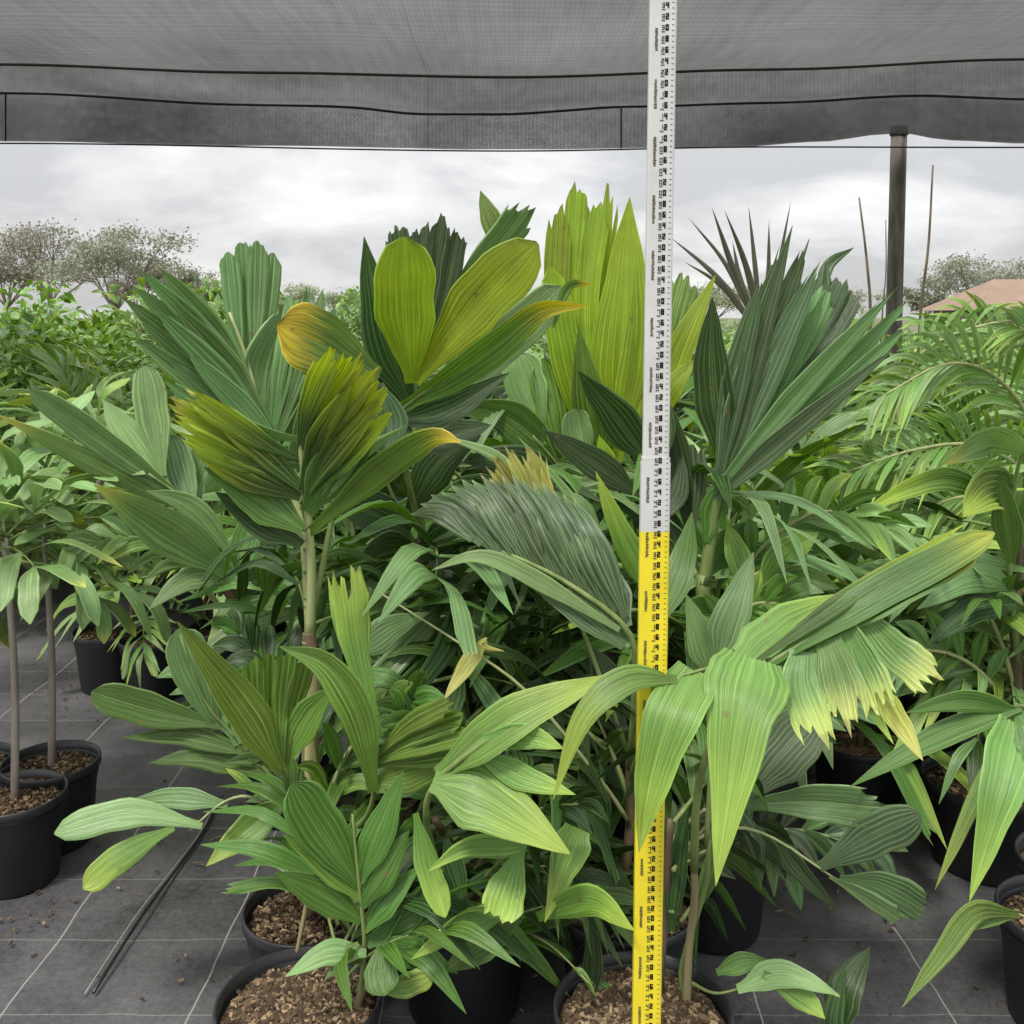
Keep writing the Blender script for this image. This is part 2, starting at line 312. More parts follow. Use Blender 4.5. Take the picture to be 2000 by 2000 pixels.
def weed_mat_mat():
    m, t, out = mat('woven_weed_mat'); L = t.links.new
    tcn = N(t, 'ShaderNodeTexCoord'); sp = N(t, 'ShaderNodeSeparateXYZ'); L(tcn.outputs['Object'], sp.inputs[0])
    nzw = N(t, 'ShaderNodeTexNoise', i_Scale=3.0, i_Detail=2.0); L(tcn.outputs['Object'], nzw.inputs['Vector'])
    wob = M(t, 'MULTIPLY', M(t, 'SUBTRACT', nzw.outputs[0], 0.5), 0.035)
    def line(c, off, per, w):
        f = M(t, 'FRACT', M(t, 'DIVIDE', M(t, 'ADD', M(t, 'ADD', c, wob), off), per))
        return M(t, 'LESS_THAN', f, w / per)
    lx = line(sp.outputs[0], 0.78, 0.46, 0.0042); ly = line(sp.outputs[1], 0.05, 0.29, 0.004)
    nz1 = N(t, 'ShaderNodeTexNoise', i_Scale=1.7, i_Detail=7.0, i_Roughness=0.62); L(tcn.outputs['Object'], nz1.inputs['Vector'])
    nz2 = N(t, 'ShaderNodeTexNoise', i_Scale=60.0, i_Detail=3.0); L(tcn.outputs['Object'], nz2.inputs['Vector'])
    r_ = N(t, 'ShaderNodeValToRGB'); L(M(t, 'ADD', M(t, 'MULTIPLY', nz1.outputs[0], 0.75), M(t, 'MULTIPLY', nz2.outputs[0], 0.25)), r_.inputs[0])
    r_.color_ramp.elements[0].position = 0.33; r_.color_ramp.elements[0].color = (0.034, 0.033, 0.036, 1)
    r_.color_ramp.elements[1].position = 0.66; r_.color_ramp.elements[1].color = (0.150, 0.145, 0.150, 1)
    mx1 = N(t, 'ShaderNodeMix', data_type='RGBA'); L(M(t, 'MULTIPLY', lx, 0.55), mx1.inputs[0]); L(r_.outputs[0], mx1.inputs[6]); mx1.inputs[7].default_value = (0.5, 0.49, 0.46, 1)
    mx2 = N(t, 'ShaderNodeMix', data_type='RGBA'); L(M(t, 'MULTIPLY', ly, 0.3), mx2.inputs[0]); L(mx1.outputs[2], mx2.inputs[6]); mx2.inputs[7].default_value = (0.4, 0.40, 0.38, 1)
    # scattered specks of spilt bark
    vo = N(t, 'ShaderNodeTexVoronoi', i_Scale=16.0); L(tcn.outputs['Object'], vo.inputs['Vector'])
    sc_ = N(t, 'ShaderNodeSeparateColor'); L(vo.outputs['Color'], sc_.inputs[0])
    dots = M(t, 'MULTIPLY', M(t, 'LESS_THAN', vo.outputs['Distance'], M(t, 'MULTIPLY', sc_.outputs[1], 0.16)), M(t, 'GREATER_THAN', sc_.outputs[0], 0.6))
    mx3 = N(t, 'ShaderNodeMix', data_type='RGBA'); L(M(t, 'MULTIPLY', dots, 0.8), mx3.inputs[0]); L(mx2.outputs[2], mx3.inputs[6]); mx3.inputs[7].default_value = (0.035, 0.026, 0.018, 1)
    pb = N(t, 'ShaderNodeBsdfPrincipled'); rr = N(t, 'ShaderNodeMapRange'); rr.inputs[1].default_value = 0.35; rr.inputs[2].default_value = 0.65; rr.inputs[3].default_value = 0.30; rr.inputs[4].default_value = 0.58; L(nz1.outputs[0], rr.inputs[0]); L(rr.outputs[0], pb.inputs['Roughness']); L(mx3.outputs[2], pb.inputs['Base Color'])
    wv = M(t, 'ADD', M(t, 'SINE', M(t, 'MULTIPLY', sp.outputs[0], 1400.0)), M(t, 'SINE', M(t, 'MULTIPLY', sp.outputs[1], 1100.0)))
    bp = N(t, 'ShaderNodeBump', i_Strength=0.35, i_Distance=0.012); L(M(t, 'ADD', M(t, 'MULTIPLY', wv, 0.04), M(t, 'MULTIPLY', nz1.outputs[0], 1.6)), bp.inputs['Height']); L(bp.outputs[0], pb.inputs['Normal'])
    L(pb.outputs[0], out.inputs[0]); return m
mb = MB(); nx, ny = 90, 70; vs = []; fs = []
for j in range(ny + 1):
    for i in range(nx + 1):
        x = -9 + 18 * i / nx; y = -1 + 12 * j / ny
        vs.append((x, y, 0.006 + 0.007 * (1 + noise.noise(Vector((x * 2.2, y * 2.2, 0.3))))))
for j in range(ny):
    for i in range(nx): a = j * (nx + 1) + i; fs.append((a, a + 1, a + nx + 2, a + nx + 1))
mb.add(vs, fs)
tag(obj('weed_mat', mb.mesh('weed_mat', weed_mat_mat())), 'grey woven weed mat with pale tracer lines under the pots', kind='structure')

def ground_at(x, y): return at(x, y, F * 1.7 / (y - 620)) * 1.0
g0 = [ground_at(185, 2020), ground_at(280, 1860), ground_at(345, 1755), ground_at(400, 1670), ground_at(430, 1600)]
for i, p in enumerate(g0): p.z = 0.026 + (0.012 if i == 1 else 0)
mb = MB(); tube(mb, g0, 0.0042, 0.0042, 8, 20)
tag(obj('irrigation_pipe', mb.mesh('irrigation_pipe', M_PIPE)), 'thin black irrigation pipe lying along the grey weed mat', 'pipe')
g1 = [p + Vector((-0.022 + 0.004 * i, 0, -0.004)) for i, p in enumerate(g0)]
mb = MB(); tube(mb, g1, 0.0022, 0.0022, 6, 20)
tag(obj('irrigation_pipe', mb.mesh('drip_line', plain('pipe_grey', (0.28, 0.28, 0.27), 0.5))), 'thinner pale line running against the black irrigation pipe', 'pipe')
# twigs and bits of bark lying about
rng = random.Random(3)
tw = [(1480, 1770, 60, 20), (1560, 1800, 70, -30), (1450, 1810, 70, 35), (1640, 1790, 60, 60), (1420, 1790, 50, -50), (430, 1690, 35, 25), (390, 1745, 28, -20), (470, 1700, 30, 40), (1380, 1830, 50, 10), (1530, 1850, 44, -15)]
for i, (x, y, l, a) in enumerate(tw):
    p = ground_at(x, y); p.z = 0.027; h = l / F * p.y / 2
    d = Vector((math.cos(R(a)), math.sin(R(a)), 0)) * h
    mb = MB(); tube(mb, [p - d, p + Vector((0, h * 0.3, 0.004)), p + d], 0.004, 0.002, 5, 6)
    tag(obj('twig', mb.mesh('twig', SM['brown'])), 'small dry brown twig lying on the grey weed mat', 'twig', 'dry twigs scattered on the weed mat')

# ------------------------------------------------------------------ shade cloth, its wires and its post
def cloth_mat(name='knitted_shade_cloth', kt=0.165, kh=0.195):
    m, t, out = mat(name); L = t.links.new
    tcn = N(t, 'ShaderNodeTexCoord'); sp = N(t, 'ShaderNodeSeparateXYZ'); L(tcn.outputs['Object'], sp.inputs[0])
    uvn = N(t, 'ShaderNodeUVMap', uv_map='uv'); su = N(t, 'ShaderNodeSeparateXYZ'); L(uvn.outputs[0], su.inputs[0])
    vx = N(t, 'ShaderNodeCombineXYZ'); L(M(t, 'MULTIPLY', su.outputs[0], 120.0), vx.inputs[0]); L(M(t, 'MULTIPLY', su.outputs[1], 4.0), vx.inputs[1])
    n1 = N(t, 'ShaderNodeTexNoise', i_Scale=1.0, i_Detail=3.0); L(vx.outputs[0], n1.inputs['Vector'])
    vy = N(t, 'ShaderNodeCombineXYZ'); L(M(t, 'MULTIPLY', su.outputs[0], 5.0), vy.inputs[0]); L(M(t, 'MULTIPLY', su.outputs[1], 90.0), vy.inputs[1])
    n2 = N(t, 'ShaderNodeTexNoise', i_Scale=1.0, i_Detail=3.0); L(vy.outputs[0], n2.inputs['Vector'])
    n3 = N(t, 'ShaderNodeTexNoise', i_Scale=0.8, i_Detail=3.0); L(tcn.outputs['Object'], n3.inputs['Vector'])
    w = M(t, 'ADD', M(t, 'ADD', M(t, 'MULTIPLY', n1.outputs[0], 0.45), M(t, 'MULTIPLY', n2.outputs[0], 0.45)), M(t, 'MULTIPLY', n3.outputs[0], 0.9))   # about 0.9
    gx = M(t, 'SINE', M(t, 'MULTIPLY', su.outputs[0], 1650.0)); gy = M(t, 'SINE', M(t, 'MULTIPLY', su.outputs[1], 170.0))
    w = M(t, 'MULTIPLY', w, M(t, 'ADD', 1.0, M(t, 'MULTIPLY', M(t, 'ADD', gx, gy), 0.055)))
    seam = M(t, 'LESS_THAN', M(t, 'FRACT', M(t, 'MULTIPLY', M(t, 'ADD', su.outputs[0], 0.06), 2.1)), 0.006)
    w = M(t, 'MULTIPLY', w, M(t, 'SUBTRACT', 1.0, M(t, 'MULTIPLY', seam, 0.09)))
    dif = N(t, 'ShaderNodeBsdfDiffuse'); dif.inputs[0].default_value = (0.06, 0.06, 0.06, 1)
    tl = N(t, 'ShaderNodeBsdfTranslucent'); cc = N(t, 'ShaderNodeCombineColor')
    k = M(t, 'MULTIPLY', w, kt)
    for i in range(3): L(k, cc.inputs[i])
    L(cc.outputs[0], tl.inputs[0])
    tp = N(t, 'ShaderNodeBsdfTransparent')
    m1 = N(t, 'ShaderNodeMixShader'); m1.inputs[0].default_value = 0.5; L(dif.outputs[0], m1.inputs[1]); L(tl.outputs[0], m1.inputs[2])
    # knit holes close up when the cloth is seen edge on
    lw = N(t, 'ShaderNodeLayerWeight', i_Blend=0.5)
    hole = M(t, 'MULTIPLY', M(t, 'MULTIPLY', M(t, 'SUBTRACT', 1.0, lw.outputs['Facing']), kh), w)
    m2 = N(t, 'ShaderNodeMixShader'); L(hole, m2.inputs[0]); L(m1.outputs[0], m2.inputs[1]); L(tp.outputs[0], m2.inputs[2])
    L(m2.outputs[0], out.inputs[0]); return m
M_CLOTH = cloth_mat(); M_LAP = cloth_mat('knitted_lap', 0.88, 0.95)
def curve(pts, x):
    if x <= pts[0][0]: return pts[0][1] + (pts[0][0] - x) * 0.0
    for (x0, y0), (x1, y1) in zip(pts, pts[1:]):
        if x <= x1: return y0 + (y1 - y0) * sm((x - x0) / (x1 - x0))
    return pts[-1][1]
W1 = [(-900, 100), (0, 125), (500, 141), (1000, 150), (1500, 135), (2000, 115), (2900, 100)]
W2 = [(-900, 205), (20, 181), (500, 204), (640, 206), (830, 222), (1000, 222), (1210, 208), (1500, 200), (1800, 186), (2000, 193), (2900, 215)]
BT = [(-900, 285), (0, 276), (500, 285), (1000, 292), (1440, 287), (1600, 277), (1735, 262), (1775, 262), (1850, 274), (2000, 280), (2900, 285)]
BW = [(-900, 283), (0, 279), (1000, 294), (1500, 286), (2000, 287), (2900, 290)]
xs = [-900 + 40 * i for i in range(96)]
rows = []
def zrow(y, z): return lambda px: Vector(((px - 1000) / F * 6.6 * 1.0, y, z + 0.02 * math.sin(px / 310)))
def prow(cv, d): return lambda px: at(px, curve(cv, px), d)
keys = [zrow(4.0, 3.36), zrow(4.9, 3.31), prow(W1, 6.1), prow(W2, 7.2), prow(BT, 7.28)]
sub = [3, 5, 5, 7]
for a, b, n in zip(keys, keys[1:], sub):
    for i in range(n): rows.append((a, b, i / n))
rows.append((keys[-2], keys[-1], 1.0))
def sheet(rows, dy, dz):
    vs = []; fs = []; uv = []
    for j, (a, b, f) in enumerate(rows):
        for i, px in enumerate(xs):
            p = a(px).lerp(b(px), f)
            sag = 0.012 * noise.noise(Vector((px / 160, j * 0.6, 1.0))) + (0.02 * math.sin(f * math.pi) if b is not keys[-1] else 0)
            if f == 0 or f == 1: sag *= 0.3
            vs.append((p.x, p.y + dy + (0.012 * noise.noise(Vector((px / 120, j * .4, 5))) if b is keys[-1] else 0), p.z - sag + dz)); uv.append((px / 2000, j / 6))
    n = len(xs)
    for j in range(len(rows) - 1):
        for i in range(n - 1): a = j * n + i; fs.append((a, a + 1, a + n + 1, a + n))
    m_ = MB(); m_.add(vs, fs, uv); return m_
cloth = tag(obj('shade_cloth', sheet(rows, 0, 0).mesh('shade_cloth', M_CLOTH)), 'grey knitted shade cloth roof with a hanging front edge over the palms', 'shade cloth')
# lapped cloth layers, added to darken it past the first wire and at the hem
lap = [r for r in rows if r[0] is keys[2] or r[0] is keys[3]]; edge = [r for r in rows if r[0] is keys[3]]
obj('darkening_overlap', sheet(lap, 0.012, 0.014).mesh('darkening_overlap', M_LAP), cloth)
obj('darkening_hem', sheet(edge, 0.03, 0.01).mesh('darkening_hem', M_LAP), cloth); obj('darkening_hem', sheet(edge, 0.05, 0.014).mesh('darkening_hem', M_LAP), cloth)
for cv, d, lab, r in ((W1, 6.08, 'upper sagging black wire against the grey shade cloth', 0.0085), (W2, 7.17, 'lower sagging black wire where the shade cloth folds down', 0.0095), (BW, 7.31, 'straight thin wire along the bottom hem of the shade cloth', 0.006)):
    mb = MB(); P = [at(px, curve(cv, px) + 1, d) for px in range(-900, 2901, 100)]
    tube(mb, P, r, r, 5, 110)
    tag(obj('support_wire', mb.mesh('support_wire', M_WIRE)), lab, 'wire', 'wires holding up the shade cloth')
for px, lab in ((11, 'short vertical wire hanger near the far end of the shade cloth edge'), (1213, 'short vertical wire hanger on the shade cloth edge close to the staff')):
    mb = MB(); tube(mb, [at(px, curve(W2, px), 7.16), at(px, curve(BT, px), 7.24)], 0.006, 0.006, 5, 2)
    tag(obj('wire_hanger', mb.mesh('wire_hanger', M_WIRE)), lab, 'wire', 'vertical hangers on the cloth edge')
mb = MB(); top = at(1756, 256, 7.5); bot = Vector((top.x, top.y, -0.2))
P = [bot, bot.lerp(top, 0.5), top]; tube(mb, P, 0.063, 0.058, 16, 10)
post = tag(obj('shade_post', mb.mesh('shade_post', SM['timber'])), 'round grey timber post holding up the edge of the shade cloth', 'post')
mb = MB(); tube(mb, [top + Vector((0, 0, -0.03)), top + Vector((0, 0, 0.035))], 0.068, 0.064, 16, 2); obj('cap', mb.mesh('cap', M_PIPE), post)
# ------------------------------------------------------------------ measuring staff
def staff():
    d = 1.735
    def px(y): return 1295 - 33 * y / 2000
    foot = at(px(2352), 2352, d); root = empty('measuring_staff', foot, 'tall telescopic measuring staff, white above and yellow below, among the palms', 'measuring staff')
    up = (at(px(0), 0, d) - at(px(2000), 2000, d)).normalized()
    rt = Vector((1, 0, 0)); rt = (rt - up * rt.dot(up)).normalized(); fw = up.cross(rt)       # fw points away from the camera
    def h(y): return (at(px(y), y, d) - foot).dot(up)
    zy, zj, zt = h(1036), h(903), h(-260)
    w1, w2, th = 0.0515, 0.0460, 0.024
    def box(z0, z1, w, t, ch=0.003):
        # bevelled tube section
        o = []
        for a, b in ((-w/2+ch, -t/2), (w/2-ch, -t/2), (w/2, -t/2+ch), (w/2, t/2-ch), (w/2-ch, t/2), (-w/2+ch, t/2), (-w/2, t/2-ch), (-w/2, -t/2+ch)): o.append((a, b))
        vs = [rt * a + fw * b + up * z for z in (z0, z1) for a, b in o]
        fs = [(i, (i + 1) % 8, 8 + (i + 1) % 8, 8 + i) for i in range(8)] + [tuple(range(7, -1, -1)), tuple(range(8, 16))]
        m_ = MB(); m_.add(vs, fs); return m_
    lo = obj('yellow_section', box(0, zy, w1, th).mesh('yellow_section', M_YEL, False), root)
    mi_ = obj('white_section', box(zy, zj, w1, th).mesh('white_section', M_WHITE, False), root)
    hi = obj('white_section', box(zj, zt, w2, th - 0.004).mesh('white_section', M_WHITE, False), root)
    obj('collar', box(zj - 0.004, zj + 0.010, w2 + 0.003, th - 0.001, 0.002).mesh('collar', M_WHITE, False), root)
    def ink(rects, off):
        m_ = MB()
        for (a0, z0, a1, z1) in rects:
            fr = -off - 0.0006
            m_.add([rt * a0 + fw * fr + up * z0, rt * a1 + fw * fr + up * z0, rt * a1 + fw * fr + up * z1, rt * a0 + fw * fr + up * z1], [(0, 1, 2, 3)])
        return m_
    SEG = {'0': 'abcdef', '1': 'bc', '2': 'abged', '3': 'abgcd', '4': 'fgbc', '5': 'afgcd', '6': 'afgedc', '7': 'abc', '8': 'abcdefg', '9': 'abcdfg'}
    def digit(ch, x, z, w, hh, k=0.0019):
        o = []
        S_ = {'a': (0, hh - k, w, hh), 'g': (0, hh/2 - k/2, w, hh/2 + k/2), 'd': (0, 0, w, k), 'f': (0, hh/2, k, hh), 'b': (w - k, hh/2, w, hh), 'e': (0, 0, k, hh/2), 'c': (w - k, 0, w, hh/2)}
        for s_ in SEG[ch]:
            a, b, c, e = S_[s_]; o.append((x + a, z + b, x + c, z + e))
        return o
    rng = random.Random(5)
    zs = 0.02; i = 1; parts = {0: [], 1: []}; ticks = {0: [], 1: []}; words = {0: [], 1: []}
    step = 0.0187
    while zs < zt - 0.02:
        b = 0 if zs < zj else 1; w = w1 if b == 0 else w2
        cm = i * 2 % 100
        s = '%02d' % cm
        # graduation: two small figures and a bold block step beside them
        parts[b] += digit(s[0], -0.0030, zs + 0.001, 0.0050, 0.0080, 0.0014) + digit(s[1], 0.0034, zs, 0.0060, 0.0105, 0.0026)
        ticks[b].append((-0.0035, zs - 0.0030, 0.0030, zs - 0.0010))
        for q in range(2): ticks[b].append((w/2 - 0.0085, zs + q * step / 2, w/2 - 0.0045, zs + q * step / 2 + 0.0012))
        zs += step; i += 1
    z = 0.06
    while z < zt - 0.06:
        # unreadable lettering running up the staff: a column of short strokes
        b = 0 if z < zj else 1; x0 = (-w1 if b == 0 else -w2) / 2 + 0.0085; L_ = rng.uniform(0.030, 0.05); q = z
        while q < z + L_:
            dz = rng.uniform(0.0016, 0.0036); words[b].append((x0 + rng.uniform(0, 0.001), q, x0 + rng.uniform(0.0042, 0.006), q + dz)); q += dz + rng.uniform(0.0005, 0.0014)
        z += 0.098
    M_INK2 = plain('staff_print_faded', (0.10, 0.09, 0.05), 0.5)
    for b, host, off in ((0, lo, th/2), (1, hi, th/2 - 0.002)):
        for nm, dd, mm in (('numerals', parts, M_INK), ('graduation_ticks', ticks, M_INK2), ('lettering', words, M_INK2)):
            o = obj(nm, ink(dd[b], off).mesh(nm, mm, False), host); o['kind'] = 'stuff'
staff()

# ------------------------------------------------------------------ pots
def lathe(mb, prof_, n, mi=0):
    vs = []; fs = []; uv = []
    for i, (r, z) in enumerate(prof_):
        for k in range(n):
            a = 2 * math.pi * k / n; vs.append((r * math.cos(a), r * math.sin(a), z)); uv.append((k / n, i))
    for i in range(len(prof_) - 1):
        for k in range(n): fs.append((i * n + k, i * n + (k + 1) % n, (i + 1) * n + (k + 1) % n, (i + 1) * n + k))
    mb.add(vs, fs, uv, mi)
POTM = {}
def pot_meshes(dia, hgt, chips):
    key = (round(dia, 3), round(hgt, 3), chips)
    if key in POTM: return POTM[key]
    r = dia / 2; rng = random.Random(int(dia * 1000))
    n = 56 if chips else 28
    w = MB(); lathe(w, [(0.0, 0.004), (r * 0.76, 0.004), (r * 0.79, 0.012), (r * 0.90, hgt * 0.70), (r * 0.955, hgt * 0.86), (r * 0.965, hgt - 0.02), (r * 0.95, hgt - 0.02), (r * 0.93, hgt * 0.8)], n)
    rm = MB(); lathe(rm, [(r * 0.968, hgt - 0.026), (r * 1.0, hgt - 0.024), (r * 1.0, hgt - 0.002), (r * 0.985, hgt + 0.002), (r * 0.955, hgt), (r * 0.945, hgt - 0.03)], n)
    sl_ = MB(); P = []
    ns = 10
    vs = [(0, 0, hgt - 0.035)]; fs = []
    for j in range(1, ns + 1):
        for k in range(n):
            a = 2 * math.pi * k / n; q = r * 0.948 * j / ns
            vs.append((q * math.cos(a), q * math.sin(a), hgt - 0.045 + 0.010 * noise.noise(Vector((q * 30 * math.cos(a), q * 30 * math.sin(a), 2))) + 0.016 * (1 - j / ns)))
    for k in range(n): fs.append((0, 1 + k, 1 + (k + 1) % n))
    for j in range(ns - 1):
        for k in range(n): fs.append((1 + j * n + k, 1 + (j + 1) * n + k, 1 + (j + 1) * n + (k + 1) % n, 1 + j * n + (k + 1) % n))
    sl_.add(vs, fs)
    ch = None
    if chips:
        ch = MB()
        for i in range(chips):
            q = r * 0.85 * math.sqrt(rng.random()); a = rng.uniform(0, 6.28); l = rng.uniform(0.002, 0.0085) * (1.5 if rng.random() < .12 else 1); wd_ = l * rng.uniform(0.3, 0.7); hh = 0.003
            m_ = Matrix.Translation((q * math.cos(a), q * math.sin(a), hgt - 0.036 + 0.016 * (1 - q / r) + rng.uniform(-0.006, 0.008))) @ Matrix.Rotation(rng.uniform(0, 6.28), 4, 'Z') @ Matrix.Rotation(rng.uniform(-0.7, 0.7), 4, 'X') @ Matrix.Rotation(rng.uniform(-0.6, 0.6), 4, 'Y')
            pts = [m_ @ Vector((sx_ * l, sy_ * wd_, sz_ * hh)) for sx_ in (-1, 1) for sy_ in (-1, 1) for sz_ in (-1, 1)]
            ch.add(pts, [(0, 1, 3, 2), (4, 6, 7, 5), (0, 4, 5, 1), (2, 3, 7, 6), (0, 2, 6, 4), (1, 5, 7, 3)])
        ch = ch.mesh('bark_chips', M_CHIP, False)
    POTM[key] = (w.mesh('wall', M_POT), rm.mesh('rim', M_RIM), sl_.mesh('soil', M_SOIL), ch)
    return POTM[key]
def pot(x, y, label, dia=0.34, hgt=0.27, chips=0, group='black plant pots standing on the weed mat'):
    w, r_, s_, c = pot_meshes(dia, hgt, chips)
    t = empty('plant_pot', (x, y, 0.012), label, 'plant pot', group); t.rotation_euler.z = (x * 7 + y * 3) % 6.28
    obj('wall', w, t); obj('rim', r_, t); so_ = obj('soil', s_, t)
    if c: o = obj('bark_chips', c, so_); o['kind'] = 'stuff'
    return t
def potpx(x, y, *a, **k):
    """pot whose rim centre shows at photo pixel (x, y)"""
    h = k.get('hgt', 0.27); d = F * (1.7 - h - 0.012) / (y - 620); p = at(x, y, d)
    return pot(p.x, p.y, *a, **k), p

mb = MB(); rng = random.Random(8)
for i in range(380):
    c = rng.choice([pA1_ for pA1_ in ((-0.47, 2.3), (-0.43, 1.98), (0.26, 2.2), (0.24, 1.95), (-1.42, 2.86), (-1.42, 3.05), (1.0, 2.9), (0.55, 2.4), (-1.0, 3.6), (-1.8, 4.4))])
    a = rng.uniform(0, 6.28); q = 0.17 + abs(rng.gauss(0, .16)); l = rng.uniform(.002, .008); x, y = c[0] + q * math.cos(a), c[1] + q * math.sin(a)
    m_ = Matrix.Translation((x, y, 0.0245)) @ Matrix.Rotation(rng.uniform(0, 6.28), 4, 'Z') @ Matrix.Rotation(rng.uniform(-.4, .4), 4, 'X')
    pts = [m_ @ Vector((sx_ * l, sy_ * l * .5, sz_ * .002)) for sx_ in (-1, 1) for sy_ in (-1, 1) for sz_ in (-1, 1)]
    mb.add(pts, [(0, 1, 3, 2), (4, 6, 7, 5), (0, 4, 5, 1), (2, 3, 7, 6), (0, 2, 6, 4), (1, 5, 7, 3)])
tag(obj('spilled_bark', mb.mesh('spilled_bark', M_CHIP, False)), 'bark crumbs spilled on the weed mat around the pots', kind='stuff')

# ------------------------------------------------------------------ hand placed palms
def camview(p): return (p - CAM).normalized()
class Palm:
    def __init__(s, label, base, seed=1, group='tall palms in front, around the measuring staff', cat='palm', name='potted_palm'):
        s.o = Vector(base); s.rng = random.Random(seed)
        s.root = empty(name, s.o, label, cat, group)
    def pts(s, txt, d0=None):
        P = []; last = d0
        raw = [list(map(float, q.split(','))) for q in txt.split()]
        ds = [r[2] if len(r) > 2 else None for r in raw]
        if ds[0] is None: ds[0] = d0
        k = [i for i, v in enumerate(ds) if v is not None]
        for i in range(len(ds)):
            if ds[i] is None:
                lo = max([j for j in k if j < i]); hi = [j for j in k if j > i]
                ds[i] = ds[lo] if not hi else ds[lo] + (ds[hi[0]] - ds[lo]) * (i - lo) / (hi[0] - lo)
        return [at(r[0], r[1], d) for r, d in zip(raw, ds)], ds
    def stem(s, txt, r0, r1, m='tan', d=None, name='stem', world=None):
        P, ds = s.pts(txt, d)
        if world: P = [Vector(world)] + P
        mb = MB(); tube(mb, P, r0 * ds[0] / F, r1 * ds[-1] / F, 10, 18)
        return obj(name, mb.mesh(name, SM[m], off=s.o), s.root)
    def feather(s, rach, n, ln, w, mt, m='pale', d=None, both=True):
        P, ds = s.pts(rach, d); mb = MB(); tube(mb, P, 6 * ds[0] / F, 2 * ds[-1] / F, 6, 18)
        lf = obj('leaf', mb.mesh('leaf', SM[m], off=s.o), s.root); dm = sum(ds) / len(ds)
        for i in range(n):
            t = 0.22 + 0.78 * i / (n - 1); p = spl(P, t); tg = (spl(P, min(t + .02, 1)) - spl(P, t - .02)).normalized()
            vw = camview(p); sd = tg.cross(vw).normalized()
            for sg in ((-1, 1) if both else (1,)):
                l = ln * dm / F * (0.55 + 0.45 * math.sin(math.pi * (0.1 + 0.8 * t))) * s.rng.uniform(.85, 1.1); an = R(58 - 34 * t + s.rng.uniform(-6, 6))
                dd = tg * math.cos(an) + sd * (sg * math.sin(an)) + vw * s.rng.uniform(-.45, .25)
                Q = [p, p + dd * l * .5 + Vector((0, 0, .06 * l)), p + dd * l - Vector((0, 0, l * s.rng.uniform(.1, .3)))]
                mb = MB(); blade(mb, Q, w * dm / F, 'l', 2, camview, s.rng, roll=s.rng.uniform(-.6, .6), seg=7, keel=.3, pl=.5)
                obj('leaflet', mb.mesh('leaflet', LM[s.rng.choice(mt)], off=s.o), lf)
    def leaf(s, rach, r, blades, m='green', d=None):
        P, ds = s.pts(rach, d)
        mb = MB(); tube(mb, P, r * ds[0] / F, max(r * 0.35, 1.0) * ds[-1] / F, 7, 16)
        lf = obj('leaf', mb.mesh('leaf', SM[m], off=s.o), s.root)
        wide = []
        for b in blades:
            # a broad blade is really several joined leaflets that part towards their tips
            txt, w, kind = b[0], b[1], b[2]
            if kind in 'pb' and w >= 92:
                raw = [list(map(float, q.split(','))) for q in txt.split()]; m = 4 if w > 112 else 3
                dx, dy = raw[-1][0] - raw[0][0], raw[-1][1] - raw[0][1]; ln = math.hypot(dx, dy); nx, ny = -dy / ln, dx / ln
                for j in range(m):
                    v = -1 + 2 * j / (m - 1); e = 1 - 0.07 * v * v + s.rng.uniform(-.03, .025) * (0.7 if kind == 'p' else 1.2); q = []
                    for i, r_ in enumerate(raw):
                        f = i / (len(raw) - 1); o = v * w * (0.06 + (0.5 - 0.5 / m - 0.05) * min(1, f * 1.3)); k = e if i == len(raw) - 1 else 1
                        x, y = raw[0][0] + (r_[0] - raw[0][0]) * k + nx * o, raw[0][1] + (r_[1] - raw[0][1]) * k + ny * o
                        q.append('%.1f,%.1f' % (x, y) + (',%.4f' % (r_[2] + 0.012 * (j % 2) + s.rng.uniform(-.004, .004)) if len(r_) > 2 else ''))
                    kw = dict(b[4]) if len(b) > 4 else {}; kw['n'] = max(3, round(kw.get('n', w / 8.5) / m * 1.25)); kw['jag'] = kw.get('jag', 0.05) * 0.8; kw['keel'] = 0.35 * (0.5 + s.rng.random())
                    wide.append((' '.join(q), w * ((1.16 if kind == 'p' else 1.2) / m + 0.05), kind, b[3], kw))
            else: wide.append(b)
        for b in wide:
            txt, w, kind, mt = b[0], b[1], b[2], b[3]; kw = dict(b[4]) if len(b) > 4 else {}
            Q, dq = s.pts(txt, ds[-1] if d is None else d)
            dm = sum(dq) / len(dq); roll = kw.pop('roll', s.rng.uniform(-0.35, 0.35))
            W = w * dm / F / max(0.5, math.cos(roll))
            npl = kw.pop('n', max(2, round(w / 8.5)))
            kw.setdefault('jag', 0.05 if kind in 'pqb' else 0)
            kw.setdefault('keel', s.rng.uniform(0.05, 0.3))
            if kind in 'lh' and 'pl' not in kw: kw['pl'] = 0.8
            mb = MB(); blade(mb, Q, W, kind, npl, camview, s.rng, roll=roll, seg=16, **kw)
            obj('leaflet', mb.mesh('leaflet', LM[mt], off=s.o), lf)
        return lf

# pots of the front group
_, pA2 = potpx(606, 1812, 'black pot half hidden under the front palm, beside the irrigation pipe', dia=0.32, chips=1600)
_, pA1 = potpx(584, 2010, 'nearest black pot full of bark mix, cut by the bottom edge', dia=0.345, chips=6000)
_, pC = potpx(905, 1800, 'black pot in deep shade between the two nearest bark-filled pots', dia=0.34, chips=0)
_, pB2 = potpx(1222, 1800, 'black pot just behind the foot of the measuring staff', dia=0.35, chips=1600)
_, pB1 = potpx(1255, 2030, 'black bark-filled pot right behind the yellow end of the staff', dia=0.37, chips=6000)

def soil(p, dx=0, dy=0): return (p.x + dx, p.y + dy, 0.225)

